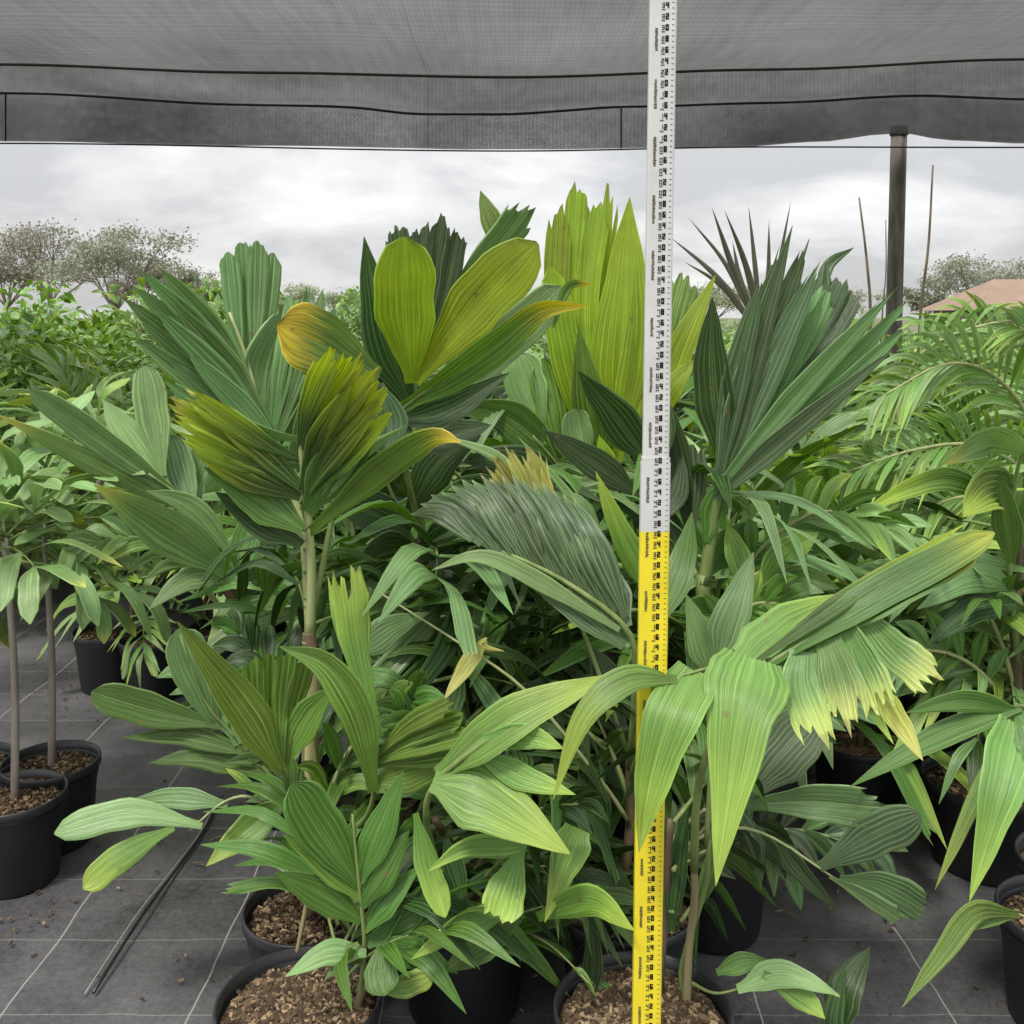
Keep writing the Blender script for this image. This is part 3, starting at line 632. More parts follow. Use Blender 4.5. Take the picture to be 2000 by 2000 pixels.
# --- P1: the tall light-stemmed palm in front
P = Palm('tall palm with pale bare stem, pleated leaves and a cream split sheath', soil(pA2), 11)
P.stem('606,1640,2.31 604,1560,2.3', 15, 15, 'brown', world=soil(pA2))
P.stem('604,1575,2.3 606,1450,2.28 612,1330,2.27 604,1250,2.27', 17, 15, 'tan')
P.stem('612,1545,2.24 608,1500,2.235 604,1440,2.24', 19, 9, 'cream', name='sheath')
P.stem('606,1265,2.27 603,1235,2.27', 17, 13, 'brown', name='collar')
P.leaf('604,1250,2.27 609,1130,2.26 601,1000,2.24 590,900,2.2 585,850,2.19 592,790,2.16', 11, [
    ('584,858,2.2 470,836,2.17 345,782,2.1', 62, 'p', 'w', dict(roll=0.7, jag=0.1)),
    ('588,905,2.2 490,880,2.16 352,805,2.08', 110, 'p', 'y', dict(n=11, jag=0.12)),
    ('590,965,2.21 510,915,2.18 380,835,2.12', 110, 'b', 'y', dict(n=9)),
    ('592,1035,2.22 505,975,2.2 398,912,2.14', 78, 'l', 'G', dict(n=8)),
    ('590,1065,2.23 500,1010,2.21 420,960,2.17', 66, 'l', 'D'),
    ('590,905,2.2 640,815,2.15 712,705,2.03', 155, 'p', 'y', dict(n=15, jag=0.09, roll=0.1)),
    ('594,965,2.21 650,875,2.17 742,755,2.06', 126, 'b', 'y', dict(n=11)),
    ('598,1000,2.22 665,900,2.2 740,820,2.12', 95, 'l', 'G'),
    ('603,1040,2.24 700,955,2.2 790,885,2.15 850,852,2.1 902,864,2.06', 62, 'l', 'T', dict(n=5)),
    ('602,1012,2.24 690,900,2.2 792,832,2.16', 34, 'l', 'W', dict(n=2)),
], 'pale')
P.leaf('604,1240,2.28 592,1050,2.33 560,920,2.37 515,822,2.4 478,690,2.42 448,610,2.43', 9, [
    ('505,800,2.4 400,665,2.38 262,538,2.28', 118, 'b', 'B', dict(n=12, keel=0.3)),
    ('532,858,2.39 425,740,2.36 284,610,2.26', 130, 'b', 'B', dict(n=12, keel=0.2)),
    ('562,910,2.38 455,810,2.36 330,705,2.3', 100, 'b', 'B', dict(n=11)),
    ('486,765,2.42 490,620,2.45 490,468,2.46', 114, 'p', 'B', dict(n=14, jag=0.03, roll=0.1)),
    ('512,840,2.4 520,720,2.44 560,600,2.48', 90, 'b', 'B', dict(n=9)),
    ('535,870,2.4 585,720,2.42 618,560,2.46', 118, 'b', 'B', dict(n=12)),
    ('560,915,2.38 625,800,2.4 660,700,2.43', 90, 'r', 'B', dict(n=9)),
], 'pale')
P.leaf('606,1230,2.3 660,960,2.34 705,790,2.34 735,735,2.33', 7, [
    ('740,735,2.33 650,690,2.27 541,636,2.17', 125, 'r', 'T', dict(n=11, roll=-0.5)),
    ('735,745,2.33 690,720,2.3 590,730,2.22', 70, 'l', 'y', dict(n=7)),
    ('738,750,2.33 760,830,2.3 745,900,2.26', 70, 'l', 'D'),
])
# lower ring of olive leaves on the same stem
P.leaf('604,1600,2.3 565,1545,2.2 548,1500,2.14 470,1380,2.1', 8, [
    ('548,1505,2.12 462,1370,2.08 345,1213,2.0', 80, 'l', 'O', dict(keel=0.5, n=7)),
    ('549,1500,2.13 538,1380,2.15 545,1272,2.14', 132, 'p', 'O', dict(n=12, jag=0.04)),
    ('555,1490,2.15 600,1400,2.16 652,1340,2.15', 66, 'l', 'O'),
], 'green')
P.leaf('612,1650,2.3 690,1620,2.15 728,1560,2.06 728,1420,2.02', 8, [
    ('731,1490,2.03 810,1450,2.0 912,1415,1.93', 128, 'p', 'O', dict(n=12, jag=0.03, roll=0.3)),
    ('732,1530,2.04 810,1510,2.02 890,1475,1.98', 70, 'l', 'O'),
    ('731,1545,2.04 702,1400,2.0 640,1300,1.99 545,1262,1.98', 72, 'l', 'O', dict(keel=0.5)),
    ('742,1440,2.02 698,1265,2.05 682,1120,2.07', 72, 'p', 'L', dict(n=7, jag=0.14)),
    ('738,1400,2.03 665,1230,2.06 640,1125,2.08', 22, 'l', 'L', dict(n=2)),
    ('715,1262,2.2 770,1225,2.24 838,1196,2.28', 66, 'h', 'B'),
], 'green')
P.leaf('606,1700,2.31 585,1620,2.32 540,1530,2.34 470,1450,2.34 400,1370,2.32 352,1240,2.3', 6, [
    ('425,1425,2.33 388,1330,2.33 348,1228,2.33', 82, 'r', 'B', dict(n=9)),
    ('465,1455,2.33 430,1370,2.36 400,1275,2.4', 66, 'r', 'B', dict(n=7)),
    ('500,1490,2.33 470,1400,2.37 455,1310,2.4', 60, 'l', 'G'),
    ('432,1418,2.33 300,1388,2.3 178,1352,2.26', 66, 'r', 'G', dict(n=7)),
    ('482,1470,2.33 370,1438,2.32 240,1440,2.28', 44, 'l', 'G', dict(n=4)),
    ('515,1515,2.33 400,1480,2.32 292,1490,2.28', 46, 'l', 'G', dict(n=4)),
])
P.leaf('600,1730,2.31 560,1620,2.28 500,1560,2.27 440,1565,2.26 370,1622,2.25', 5, [
    ('395,1612,2.25 250,1588,2.24 106,1628,2.2', 60, 'r', 'W', dict(n=5)),
    ('340,1616,2.24 245,1668,2.22 162,1736,2.18', 56, 'r', 'L', dict(n=5)),
    ('445,1572,2.26 340,1558,2.27 235,1572,2.27', 42, 'l', 'B'),
    ('560,1562,2.25 482,1622,2.21 402,1692,2.15', 66, 'l', 'L', dict(n=5)),
    ('520,1560,2.25 470,1520,2.25 440,1500,2.25', 18, 'l', 'L', dict(n=1)),
], 'pale')

P.feather('604,1700,2.33 560,1520,2.36 480,1400,2.4 385,1325,2.42', 7, 125, 34, 'GB')
P.feather('606,1720,2.3 640,1560,2.22 700,1440,2.18 800,1370,2.14', 7, 130, 38, 'GO')
P.feather('606,1700,2.33 600,1480,2.4 540,1330,2.45 470,1240,2.5', 7, 125, 36, 'GD')
# --- A1 front seedling frond
P = Palm('low leafy palm frond in the nearest bark-filled pot', soil(pA1, 0.08, 0.03), 12)
P.leaf('700,1950,2.0 712,1850,1.95 702,1740,1.93 688,1590,1.91', 6, [
    ('700,1728,1.93 640,1640,1.91 570,1530,1.88', 96, 'r', 'G', dict(n=8)),
    ('703,1757,1.93 630,1690,1.91 552,1630,1.88', 42, 'l', 'O', dict(n=4)),
    ('706,1797,1.94 620,1742,1.91 536,1703,1.87', 66, 'l', 'G', dict(n=7)),
    ('700,1722,1.93 742,1620,1.95 788,1505,1.97', 66, 'l', 'G', dict(n=7)),
    ('706,1770,1.93 750,1700,1.94 800,1620,1.96', 64, 'l', 'G', dict(n=7)),
    ('712,1818,1.94 762,1755,1.95 822,1690,1.97', 52, 'l', 'G', dict(n=5)),
    ('716,1842,1.95 800,1800,1.97 885,1735,1.99', 92, 'r', 'G', dict(n=8)),
], 'green')
P.leaf('700,1960,1.98 708,1900,1.95 715,1858,1.93', 5, [
    ('715,1862,1.93 640,1862,1.9 556,1908,1.86', 50, 'l', 'W', dict(n=5)),
    ('700,1842,1.93 672,1868,1.91 633,1916,1.88', 32, 'l', 'G', dict(n=2)),
    ('745,1845,1.93 746,1890,1.9 752,1945,1.86', 68, 'r', 'G', dict(n=7)),
    ('732,1932,1.9 790,1926,1.9 846,1903,1.9', 46, 'r', 'L', dict(n=4)),
    ('752,1850,1.94 830,1868,1.95 895,1902,1.94', 58, 'h', 'G', dict(n=5)),
], 'green')
P.stem('600,1760,2.05 580,1860,2.05', 5, 4, 'tan', name='dry_petiole')
P.stem('690,1990,1.97 720,1900,1.97 738,1860,1.96', 9, 6, 'brown')

# --- C: light broad leaves in the lower middle
P = Palm('palm with broad light green low leaves beside the lower part of the staff', soil(pC, -0.02), 13)
P.stem('905,1700,2.28 850,1600,2.1', 12, 8, 'brown', world=soil(pC))
P.leaf('880,1760,2.25 835,1620,2.0 850,1530,1.9 960,1440,1.88 1050,1385,1.89', 8, [
    ('855,1515,1.9 1000,1408,1.88 1194,1316,1.9', 88, 'l', 'L', dict(n=7, roll=0.4)),
    ('945,1440,1.88 1030,1438,1.86 1102,1462,1.83', 52, 'l', 'L', dict(n=5)),
    ('935,1475,1.88 1022,1518,1.86 1124,1552,1.82', 54, 'l', 'L', dict(n=5)),
    ('845,1525,1.88 950,1560,1.84 1114,1668,1.77', 132, 'l', 'L', dict(n=9, roll=0.3)),
], 'green')
P.leaf('890,1780,2.25 960,1700,2.05 1010,1652,1.92', 6, [
    ('1015,1650,1.92 910,1656,1.9 835,1702,1.86', 46, 'h', 'L', dict(n=4)),
    ('812,1588,1.92 832,1680,1.9 870,1792,1.86', 50, 'r', 'L', dict(n=5)),
    ('1022,1648,1.92 996,1720,1.89 973,1795,1.85', 84, 'p', 'L', dict(n=8)),
    ('1130,1618,1.95 1104,1690,1.92 1064,1802,1.88', 76, 'h', 'L', dict(n=7)),
    ('870,1640,2.0 890,1700,1.98 910,1790,1.95', 44, 'l', 'D'),
], 'green')
P.leaf('920,1800,2.25 990,1790,2.05 1060,1770,1.95', 5, [
    ('1010,1772,1.94 905,1808,1.9 802,1874,1.84', 50, 'l', 'L', dict(n=5)),
    ('1015,1790,1.96 935,1850,1.95 862,1902,1.93', 62, 'l', 'G'),
    ('1050,1792,1.93 1150,1758,1.82 1240,1818,1.69', 62, 'l', 'L', dict(n=5)),
], 'green')
P.leaf('1010,1810,2.1 1080,1850,2.0 1150,1920,1.9', 3, [('1120,1890,1.93 1140,1905,1.92 1165,1950,1.9', 14, 'l', 'O', dict(n=1))], 'pale')
P.leaf('930,1740,2.3 930,1500,2.45 900,1300,2.5', 8, [
    ('930,1560,2.45 880,1480,2.5 840,1380,2.5', 80, 'l', 'D'), ('930,1500,2.45 960,1400,2.5 1010,1310,2.5', 80, 'l', 'D'),
    ('915,1380,2.5 870,1290,2.5 800,1230,2.5', 80, 'l', 'D'), ('905,1340,2.5 920,1250,2.52 930,1160,2.55', 90, 'l', 'D'),
])

P.feather('905,1700,2.3 960,1500,2.35 1050,1400,2.4 1140,1370,2.42', 8, 130, 36, 'GD')
P.feather('905,1700,2.3 840,1500,2.35 760,1330,2.4 715,1215,2.42', 8, 135, 38, 'GD')
P.feather('905,1720,2.3 900,1560,2.2 850,1440,2.15 790,1390,2.12', 6, 110, 36, 'GD')
P.feather('905,1740,2.28 970,1640,2.12 1050,1580,2.05 1130,1570,2.0', 6, 110, 34, 'GD')
# --- P7: grey feathered leaf in the middle, pot B2
P = Palm('palm with a big drooping grey-green pleated leaf left of the staff', soil(pB2, -0.05), 14)
P.stem('1228,1650,2.28 1232,1480,2.25', 14, 10, 'brown', world=soil(pB2, -0.05))
B7 = []
for i in range(17):
    t = i / 16; bx, by = 1222 - 300 * t, 1205 - 150 * t + 40 * math.sin(t * 3.1)*0.0
    tx = 1120 - 318 * t; ty = 1010 - 105 * math.sin(math.pi * (0.12 + 0.62 * t)) + 62 * t * t
    mx_, my_ = (bx + tx) / 2 - 4, (by + ty) / 2 - 22
    B7.append(('%d,%d,%.3f %d,%d,%.3f %d,%d,%.3f' % (bx, by, 2.12 + .05 * t, mx_, my_, 2.15 + .06 * t, tx, ty + (i * 37 % 11), 2.25 + .02 * (i % 3)), 46 - 8 * t, 'l', 's', dict(n=4)))
P.leaf('1230,1500,2.25 1240,1330,2.15 1225,1230,2.12 1110,1140,2.13 1000,1085,2.16 890,1045,2.2', 8, B7 + [
    ('1225,1225,2.12 1190,1140,2.2 1120,1060,2.25', 66, 'l', 'S'),
    ('1210,1230,2.11 1060,1140,2.1 940,1086,2.1 842,1114,2.1', 36, 'l', 'W', dict(n=4)),
    ('1218,1262,2.11 1130,1190,2.12 1020,1130,2.12', 60, 'l', 'S'),
    ('1228,1265,2.12 1165,1200,2.2 1080,1150,2.2', 70, 'l', 'B'),
], 'green')
P.leaf('1230,1480,2.28 1120,1180,2.4 1080,1060,2.42 1030,980,2.42', 6, [
    ('1075,1050,2.42 1030,965,2.4 985,892,2.36', 115, 'p', 'K', dict(n=12, jag=0.22)),
    ('1080,1060,2.42 1060,990,2.4 1040,915,2.38', 60, 'p', 'K', dict(n=7, jag=0.2)),
    ('1060,1010,2.43 980,900,2.42 862,850,2.42', 26, 'l', 'W', dict(n=2)),
    ('1110,1120,2.42 1130,1000,2.44 1010,850,2.46', 22, 'l', 'W', dict(n=2)),
])
P.leaf('1225,1600,2.25 1170,1520,2.22 1030,1352,2.2 900,1258,2.22 745,1160,2.28', 5, [
    ('948,1250,2.21 912,1300,2.18 866,1368,2.15', 36, 'l', 'K', dict(n=4)),
    ('950,1245,2.21 940,1262,2.2 985,1272,2.2', 16, 'l', 'K', dict(n=1)),
], 'pale')
P.leaf('1230,1560,2.26 1200,1480,2.3 1165,1400,2.35', 6, [
    ('1185,1640,2.2 1160,1560,2.2 1135,1450,2.22', 60, 'l', 'D'), ('1180,1650,2.2 1120,1580,2.2 1080,1480,2.22', 50, 'l', 'O'),
    ('1215,1420,2.3 1190,1330,2.35 1150,1260,2.4', 70, 'l', 'D'), ('1220,1380,2.3 1260,1300,2.4 1300,1220,2.45', 60, 'l', 'D'),
])
P.leaf('1232,1520,2.24 1290,1190,2.2 1275,1150,2.2', 5, [
    ('1285,1175,2.18 1222,1060,2.16 1163,920,2.14', 52, 'l', 'L', dict(n=5, roll=0.4)),
    ('1290,1180,2.2 1240,1090,2.24 1200,1010,2.3', 44, 'l', 'G'),
    ('1285,1220,2.2 1330,1110,2.3 1352,1000,2.35', 60, 'l', 'G'),
])
# dark lower leaves to the right of the staff, same pot
P.leaf('1245,1750,2.29 1330,1680,2.3 1390,1600,2.31 1470,1540,2.32', 6, [
    ('1455,1562,2.32 1520,1480,2.34 1596,1398,2.36', 108, 'r', 'S', dict(n=11)),
    ('1440,1572,2.31 1570,1565,2.28 1720,1576,2.22', 76, 'p', 'B', dict(n=9)),
    ('1420,1570,2.32 1440,1480,2.36 1470,1400,2.4', 80, 'l', 'D'),
    ('1400,1600,2.32 1480,1640,2.3 1560,1720,2.26', 44, 'l', 'D'),
])
P.leaf('1245,1770,2.28 1330,1660,2.26 1420,1618,2.25 1500,1632,2.24 1600,1695,2.22 1660,1738,2.2', 5, [
    ('1600,1695,2.22 1692,1640,2.2 1798,1590,2.16', 80, 'r', 'S', dict(n=8)),
    ('1640,1715,2.2 1722,1728,2.18 1806,1776,2.14', 70, 'p', 'B', dict(n=8)),
    ('1620,1712,2.21 1680,1745,2.18 1762,1795,2.14', 34, 'p', 'W', dict(n=4)),
    ('1520,1640,2.24 1560,1700,2.22 1640,1780,2.18', 40, 'l', 'D'),
], 'pale')

P.feather('1245,1760,2.3 1400,1650,2.36 1550,1620,2.38 1700,1660,2.36', 9, 110, 36, 'SB')
P.feather('1250,1700,2.3 1380,1520,2.4 1500,1420,2.45 1630,1380,2.45', 9, 120, 38, 'BG')
P.feather('1245,1740,2.3 1350,1600,2.34 1440,1580,2.33 1540,1700,2.3', 8, 110, 34, 'BD')
# --- B1: light hanging leaves in front of the staff
P = Palm('palm with long light green leaves hanging in front of the staff', soil(pB1, 0.07, 0.06), 15)
P.stem('1345,1860,1.98 1356,1760,1.97 1356,1690,1.96', 9, 7, 'tan', world=soil(pB1, 0.1, 0.06))
P.stem('1290,1900,2.0 1300,1760,2.02 1310,1600,2.0', 10, 7, 'brown', world=soil(pB1, 0.04, 0.07))
P.stem('1330,1900,2.0 1375,1740,2.0 1385,1640,2.0', 6, 5, 'green', world=soil(pB1, 0.12, 0.05), name='shoot')
P.leaf('1356,1700,1.96 1362,1550,1.92 1400,1420,1.86 1470,1320,1.8 1600,1235,1.8 1760,1140,1.82 1930,1050,1.87', 9, [
    ('1470,1285,1.78 1446,1400,1.68 1398,1730,1.58', 172, 'h', 'L', dict(n=12, keel=0.12, roll=0.15, pl=0.6)),
    ('1360,1312,1.76 1316,1400,1.68 1272,1540,1.655 1248,1665,1.655', 112, 'h', 'L', dict(n=9, roll=-0.2, pl=0.6)),
    ('1322,1326,1.73 1225,1328,1.69 1140,1400,1.66 1080,1562,1.64', 60, 'l', 'L', dict(n=5)),
    ('1465,1305,1.81 1555,1225,1.86 1665,1155,1.93', 118, 'h', 'L', dict(n=8, roll=0.3)),
    ('1500,1300,1.79 1705,1170,1.8 1942,1040,1.84', 66, 'r', 'g', dict(n=7, keel=0.5)),
    ('1560,1275,1.8 1725,1165,1.81 1905,1070,1.85', 78, 'r', 'g', dict(n=8, roll=0.5)),
    ('1480,1290,1.79 1680,1150,1.81 1890,1020,1.87', 34, 'l', 'y', dict(n=4)),
    ('1568,1272,1.79 1568,1345,1.75 1604,1436,1.71', 88, 'q', 'Q', dict(n=9, jag=0.16)),
    ('1615,1248,1.79 1640,1320,1.75 1660,1406,1.71', 84, 'q', 'Q', dict(n=9, jag=0.18)),
    ('1655,1228,1.79 1690,1300,1.76 1722,1378,1.72', 74, 'q', 'Q', dict(n=8, jag=0.16)),
    ('1690,1210,1.8 1750,1272,1.77 1822,1330,1.73', 78, 'q', 'Q', dict(n=8, jag=0.12)),
    ('1705,1335,1.76 1750,1405,1.75 1803,1486,1.74', 48, 'l', 'K', dict(n=4, roll=0.6)),
    ('1500,1285,1.8 1510,1320,1.78 1470,1345,1.77', 40, 'l', 'G'),
], 'green')
P.leaf('1475,1300,1.8 1440,1296,1.775 1380,1306,1.765 1305,1328,1.735', 6, [], 'green')
P.leaf('1380,1650,2.0 1395,1400,1.98 1410,1310,1.97', 6, [
    ('1400,1300,1.97 1430,1200,2.0 1472,1078,2.06', 74, 'l', 'B', dict(n=7)),
    ('1395,1330,1.97 1370,1250,2.02 1340,1160,2.08', 60, 'l', 'G'),
    ('1398,1360,1.97 1450,1280,2.02 1530,1210,2.1', 70, 'l', 'D'),
])
P.leaf('1350,1920,1.95 1400,1940,1.9 1470,1922,1.88', 4, [
    ('1440,1932,1.88 1530,1902,1.87 1640,1944,1.82', 54, 'l', 'W', dict(n=5)),
    ('1490,1900,1.88 1570,1950,1.85 1612,1990,1.82', 48, 'l', 'L', dict(n=5)),
    ('1480,1935,1.88 1560,1910,1.87 1642,1948,1.83', 28, 'l', 'w', dict(n=2)),
    ('1400,1900,1.9 1450,1880,1.9 1500,1875,1.9', 40, 'l', 'G'),
], 'green')
P.leaf('1330,1800,2.0 1400,1700,2.05 1420,1640,2.08', 5, [
    ('1310,1820,2.0 1320,1700,2.03 1345,1560,2.06', 44, 'l', 'D'), ('1290,1780,2.02 1285,1660,2.05 1290,1520,2.08', 50, 'l', 'D'),
    ('1360,1780,2.0 1390,1690,2.03 1400,1580,2.06', 36, 'l', 'G'), ('1150,1960,2.02 1160,1870,2.04 1150,1780,2.06', 40, 'l', 'D'),
    ('1140,1900,2.04 1200,1960,2.0 1235,1990,1.98', 40, 'l', 'G'),
])

# --- P2: yellow-green upright palm behind the first one
p2 = at(835, 1640, 2.75); p2.z = 0
pot(p2.x, p2.y, 'black pot hidden behind the front palms, left of the middle', dia=0.34)
P = Palm('palm with upright rounded yellow-green leaves behind the pale-stemmed one', (p2.x, p2.y, 0.225), 16)
P.stem('835,1500,2.75 830,1250,2.74 825,1050,2.72', 18, 12, 'brown', world=(p2.x, p2.y, 0.22))
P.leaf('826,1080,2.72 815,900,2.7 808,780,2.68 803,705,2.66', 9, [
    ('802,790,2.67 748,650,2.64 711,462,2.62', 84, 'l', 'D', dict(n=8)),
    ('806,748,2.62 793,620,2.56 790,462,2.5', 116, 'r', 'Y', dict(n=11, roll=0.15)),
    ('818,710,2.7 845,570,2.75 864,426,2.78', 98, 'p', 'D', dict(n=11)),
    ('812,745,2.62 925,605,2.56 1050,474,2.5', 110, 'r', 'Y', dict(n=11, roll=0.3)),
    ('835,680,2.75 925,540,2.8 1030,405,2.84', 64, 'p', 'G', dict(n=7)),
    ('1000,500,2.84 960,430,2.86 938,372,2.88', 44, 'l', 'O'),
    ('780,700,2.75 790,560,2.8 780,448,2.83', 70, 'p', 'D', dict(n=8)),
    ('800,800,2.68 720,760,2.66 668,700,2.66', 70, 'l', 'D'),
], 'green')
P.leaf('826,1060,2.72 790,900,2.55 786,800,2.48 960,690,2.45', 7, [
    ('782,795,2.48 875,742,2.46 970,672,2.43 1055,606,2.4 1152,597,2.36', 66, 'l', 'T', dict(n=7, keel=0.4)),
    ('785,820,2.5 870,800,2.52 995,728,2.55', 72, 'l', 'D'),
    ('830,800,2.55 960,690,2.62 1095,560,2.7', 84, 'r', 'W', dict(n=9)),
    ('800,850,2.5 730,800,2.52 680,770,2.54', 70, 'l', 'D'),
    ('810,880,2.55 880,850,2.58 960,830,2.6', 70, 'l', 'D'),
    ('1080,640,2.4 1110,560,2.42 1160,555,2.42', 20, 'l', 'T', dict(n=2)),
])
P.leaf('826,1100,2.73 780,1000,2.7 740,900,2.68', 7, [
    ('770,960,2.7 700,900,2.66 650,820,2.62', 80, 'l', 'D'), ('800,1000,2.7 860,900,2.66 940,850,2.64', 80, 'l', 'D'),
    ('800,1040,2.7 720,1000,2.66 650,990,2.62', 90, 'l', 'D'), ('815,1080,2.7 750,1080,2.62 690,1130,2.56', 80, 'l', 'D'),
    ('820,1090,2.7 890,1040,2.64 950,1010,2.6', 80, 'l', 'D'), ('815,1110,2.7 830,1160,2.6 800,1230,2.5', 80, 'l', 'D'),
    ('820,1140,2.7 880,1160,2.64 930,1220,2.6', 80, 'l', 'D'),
])

# --- P3: tall lime palm beside the staff
p3 = at(1195, 1560, 2.95); p3.z = 0
pot(p3.x, p3.y, 'black pot behind the staff under the tallest lime palm', dia=0.34)
P = Palm('tallest palm with bright lime upright split leaves beside the white staff', (p3.x, p3.y, 0.225), 17)
P.stem('1195,1450,2.95 1195,1200,2.93 1190,1000,2.92', 20, 12, 'brown', world=(p3.x, p3.y, 0.22))
P.leaf('1190,1010,2.92 1185,880,2.9 1170,700,2.92', 8, [
    ('1180,900,2.9 1120,640,2.92 1128,366,2.95', 112, 'p', 'Y', dict(n=11, jag=0.04, roll=0.1)),
    ('1200,870,2.88 1218,640,2.88 1230,385,2.9', 118, 'l', 'Y', dict(n=11)),
    ('1195,880,2.9 1172,640,2.94 1188,378,2.98', 46, 'p', 'Y', dict(n=5, jag=0.08)),
    ('1165,900,2.88 1110,720,2.86 1075,520,2.86', 62, 'r', 'Y', dict(n=7)),
    ('1205,900,2.86 1240,720,2.86 1250,500,2.88', 66, 'l', 'Y', dict(n=7)),
    ('1180,920,2.86 1150,780,2.8 1130,640,2.78', 70, 'l', 'O'),
], 'green')
P.leaf('1192,1010,2.92 1260,880,2.9 1300,740,2.9', 6, [
    ('1288,810,2.9 1330,680,2.9 1398,536,2.92', 56, 'l', 'Y', dict(n=5)),
    ('1283,790,2.9 1305,660,2.92 1336,540,2.95', 70, 'p', 'O', dict(n=7)),
    ('1275,830,2.9 1310,760,2.88 1360,700,2.88', 50, 'l', 'Y'),
])
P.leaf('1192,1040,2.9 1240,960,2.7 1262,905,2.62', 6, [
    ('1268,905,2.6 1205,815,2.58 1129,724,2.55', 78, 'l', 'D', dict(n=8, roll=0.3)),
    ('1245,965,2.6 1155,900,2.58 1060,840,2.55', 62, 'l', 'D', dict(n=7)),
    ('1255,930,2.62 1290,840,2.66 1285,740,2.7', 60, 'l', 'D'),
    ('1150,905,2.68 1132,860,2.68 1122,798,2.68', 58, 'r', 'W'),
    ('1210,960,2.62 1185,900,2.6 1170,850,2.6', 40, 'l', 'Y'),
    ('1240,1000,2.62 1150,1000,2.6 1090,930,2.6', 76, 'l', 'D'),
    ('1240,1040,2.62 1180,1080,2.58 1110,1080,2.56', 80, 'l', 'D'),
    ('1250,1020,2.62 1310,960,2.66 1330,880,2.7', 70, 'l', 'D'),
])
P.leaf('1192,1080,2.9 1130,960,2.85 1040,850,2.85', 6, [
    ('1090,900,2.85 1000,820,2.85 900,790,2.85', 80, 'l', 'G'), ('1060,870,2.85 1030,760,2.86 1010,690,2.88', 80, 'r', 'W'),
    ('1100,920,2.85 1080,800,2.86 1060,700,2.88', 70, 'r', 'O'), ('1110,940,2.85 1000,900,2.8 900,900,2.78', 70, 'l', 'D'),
])

# --- P4: dark bluish palm right of the staff
p4 = at(1390, 1600, 2.62); p4.z = 0
pot(p4.x, p4.y, 'black pot behind the hanging light leaves, right of the staff', dia=0.34)
P = Palm('palm with a very large dark grey-green fan leaf right of the staff', (p4.x, p4.y, 0.225), 18)
P.stem('1388,1500,2.6 1380,1300,2.58 1372,1120,2.56', 20, 14, 'green', world=(p4.x, p4.y, 0.22))
P.leaf('1374,1140,2.56 1392,1030,2.55 1408,950,2.53 1440,840,2.52', 14, [
    ('1402,955,2.52 1432,760,2.5 1482,560,2.46', 52, 'b', 'S', dict(n=5)),
    ('1404,955,2.52 1446,740,2.51 1518,500,2.48', 54, 'b', 'S', dict(n=5)),
    ('1406,950,2.52 1462,730,2.5 1548,440,2.47', 56, 'l', 'S', dict(n=5)),
    ('1408,950,2.52 1478,740,2.51 1574,478,2.49', 56, 'b', 'S', dict(n=5)),
    ('1410,950,2.52 1492,750,2.5 1596,520,2.47', 54, 'b', 'S', dict(n=5)),
    ('1412,950,2.52 1506,770,2.52 1612,575,2.5', 48, 'b', 'B', dict(n=5)),
    ('1414,905,2.53 1392,740,2.52 1391,580,2.5', 80, 'l', 'D', dict(n=7)),
    ('1515,770,2.6 1590,660,2.64 1645,545,2.68', 100, 'p', 'D', dict(n=11)),
    ('1400,965,2.52 1562,800,2.46 1782,580,2.36', 98, 'b', 'B', dict(n=11, keel=0.3)),
    ('1396,975,2.5 1555,838,2.42 1745,682,2.32', 46, 'l', 'S', dict(n=5)),
    ('1430,890,2.52 1540,700,2.54 1600,560,2.56', 80, 'p', 'B', dict(n=8)),
    ('1595,600,2.75 1618,520,2.78 1668,483,2.8', 24, 'l', 'D', dict(n=2)),
    ('1600,620,2.7 1610,560,2.72 1612,510,2.74', 30, 'l', 'D', dict(n=2)),
    ('1380,1060,2.54 1400,980,2.54 1445,900,2.53', 52, 'l', 'G', dict(n=5)),
], 'green')
P.leaf('1376,1160,2.58 1350,1090,2.64 1345,1000,2.68', 6, [
    ('1350,1060,2.66 1345,960,2.68 1338,866,2.7', 80, 'p', 'S', dict(n=8)),
    ('1345,1020,2.66 1320,880,2.7 1285,745,2.74', 56, 'l', 'D'),
    ('1360,1120,2.62 1320,1060,2.66 1300,980,2.7', 70, 'l', 'D'),
    ('1370,1130,2.6 1420,1060,2.62 1480,1020,2.66', 60, 'l', 'G'),
])
P.leaf('1384,1300,2.58 1460,1180,2.55 1520,1120,2.5', 6, [
    ('1480,1160,2.54 1540,1080,2.55 1600,1040,2.56', 66, 'l', 'L'), ('1470,1170,2.54 1440,1080,2.56 1420,1020,2.6', 50, 'l', 'L'),
    ('1490,1150,2.54 1570,1130,2.5 1640,1150,2.46', 60, 'l', 'G'), ('1440,1220,2.55 1500,1230,2.5 1560,1290,2.44', 60, 'l', 'G'),
    ('1420,1240,2.56 1370,1190,2.54 1320,1200,2.5', 60, 'l', 'G'),
])

P.feather('1380,1250,2.6 1480,1080,2.62 1600,1000,2.6 1730,1030,2.55', 10, 120, 30, 'GLW')
P.feather('1382,1300,2.6 1440,1200,2.5 1520,1180,2.42 1620,1250,2.36', 8, 110, 32, 'GL')
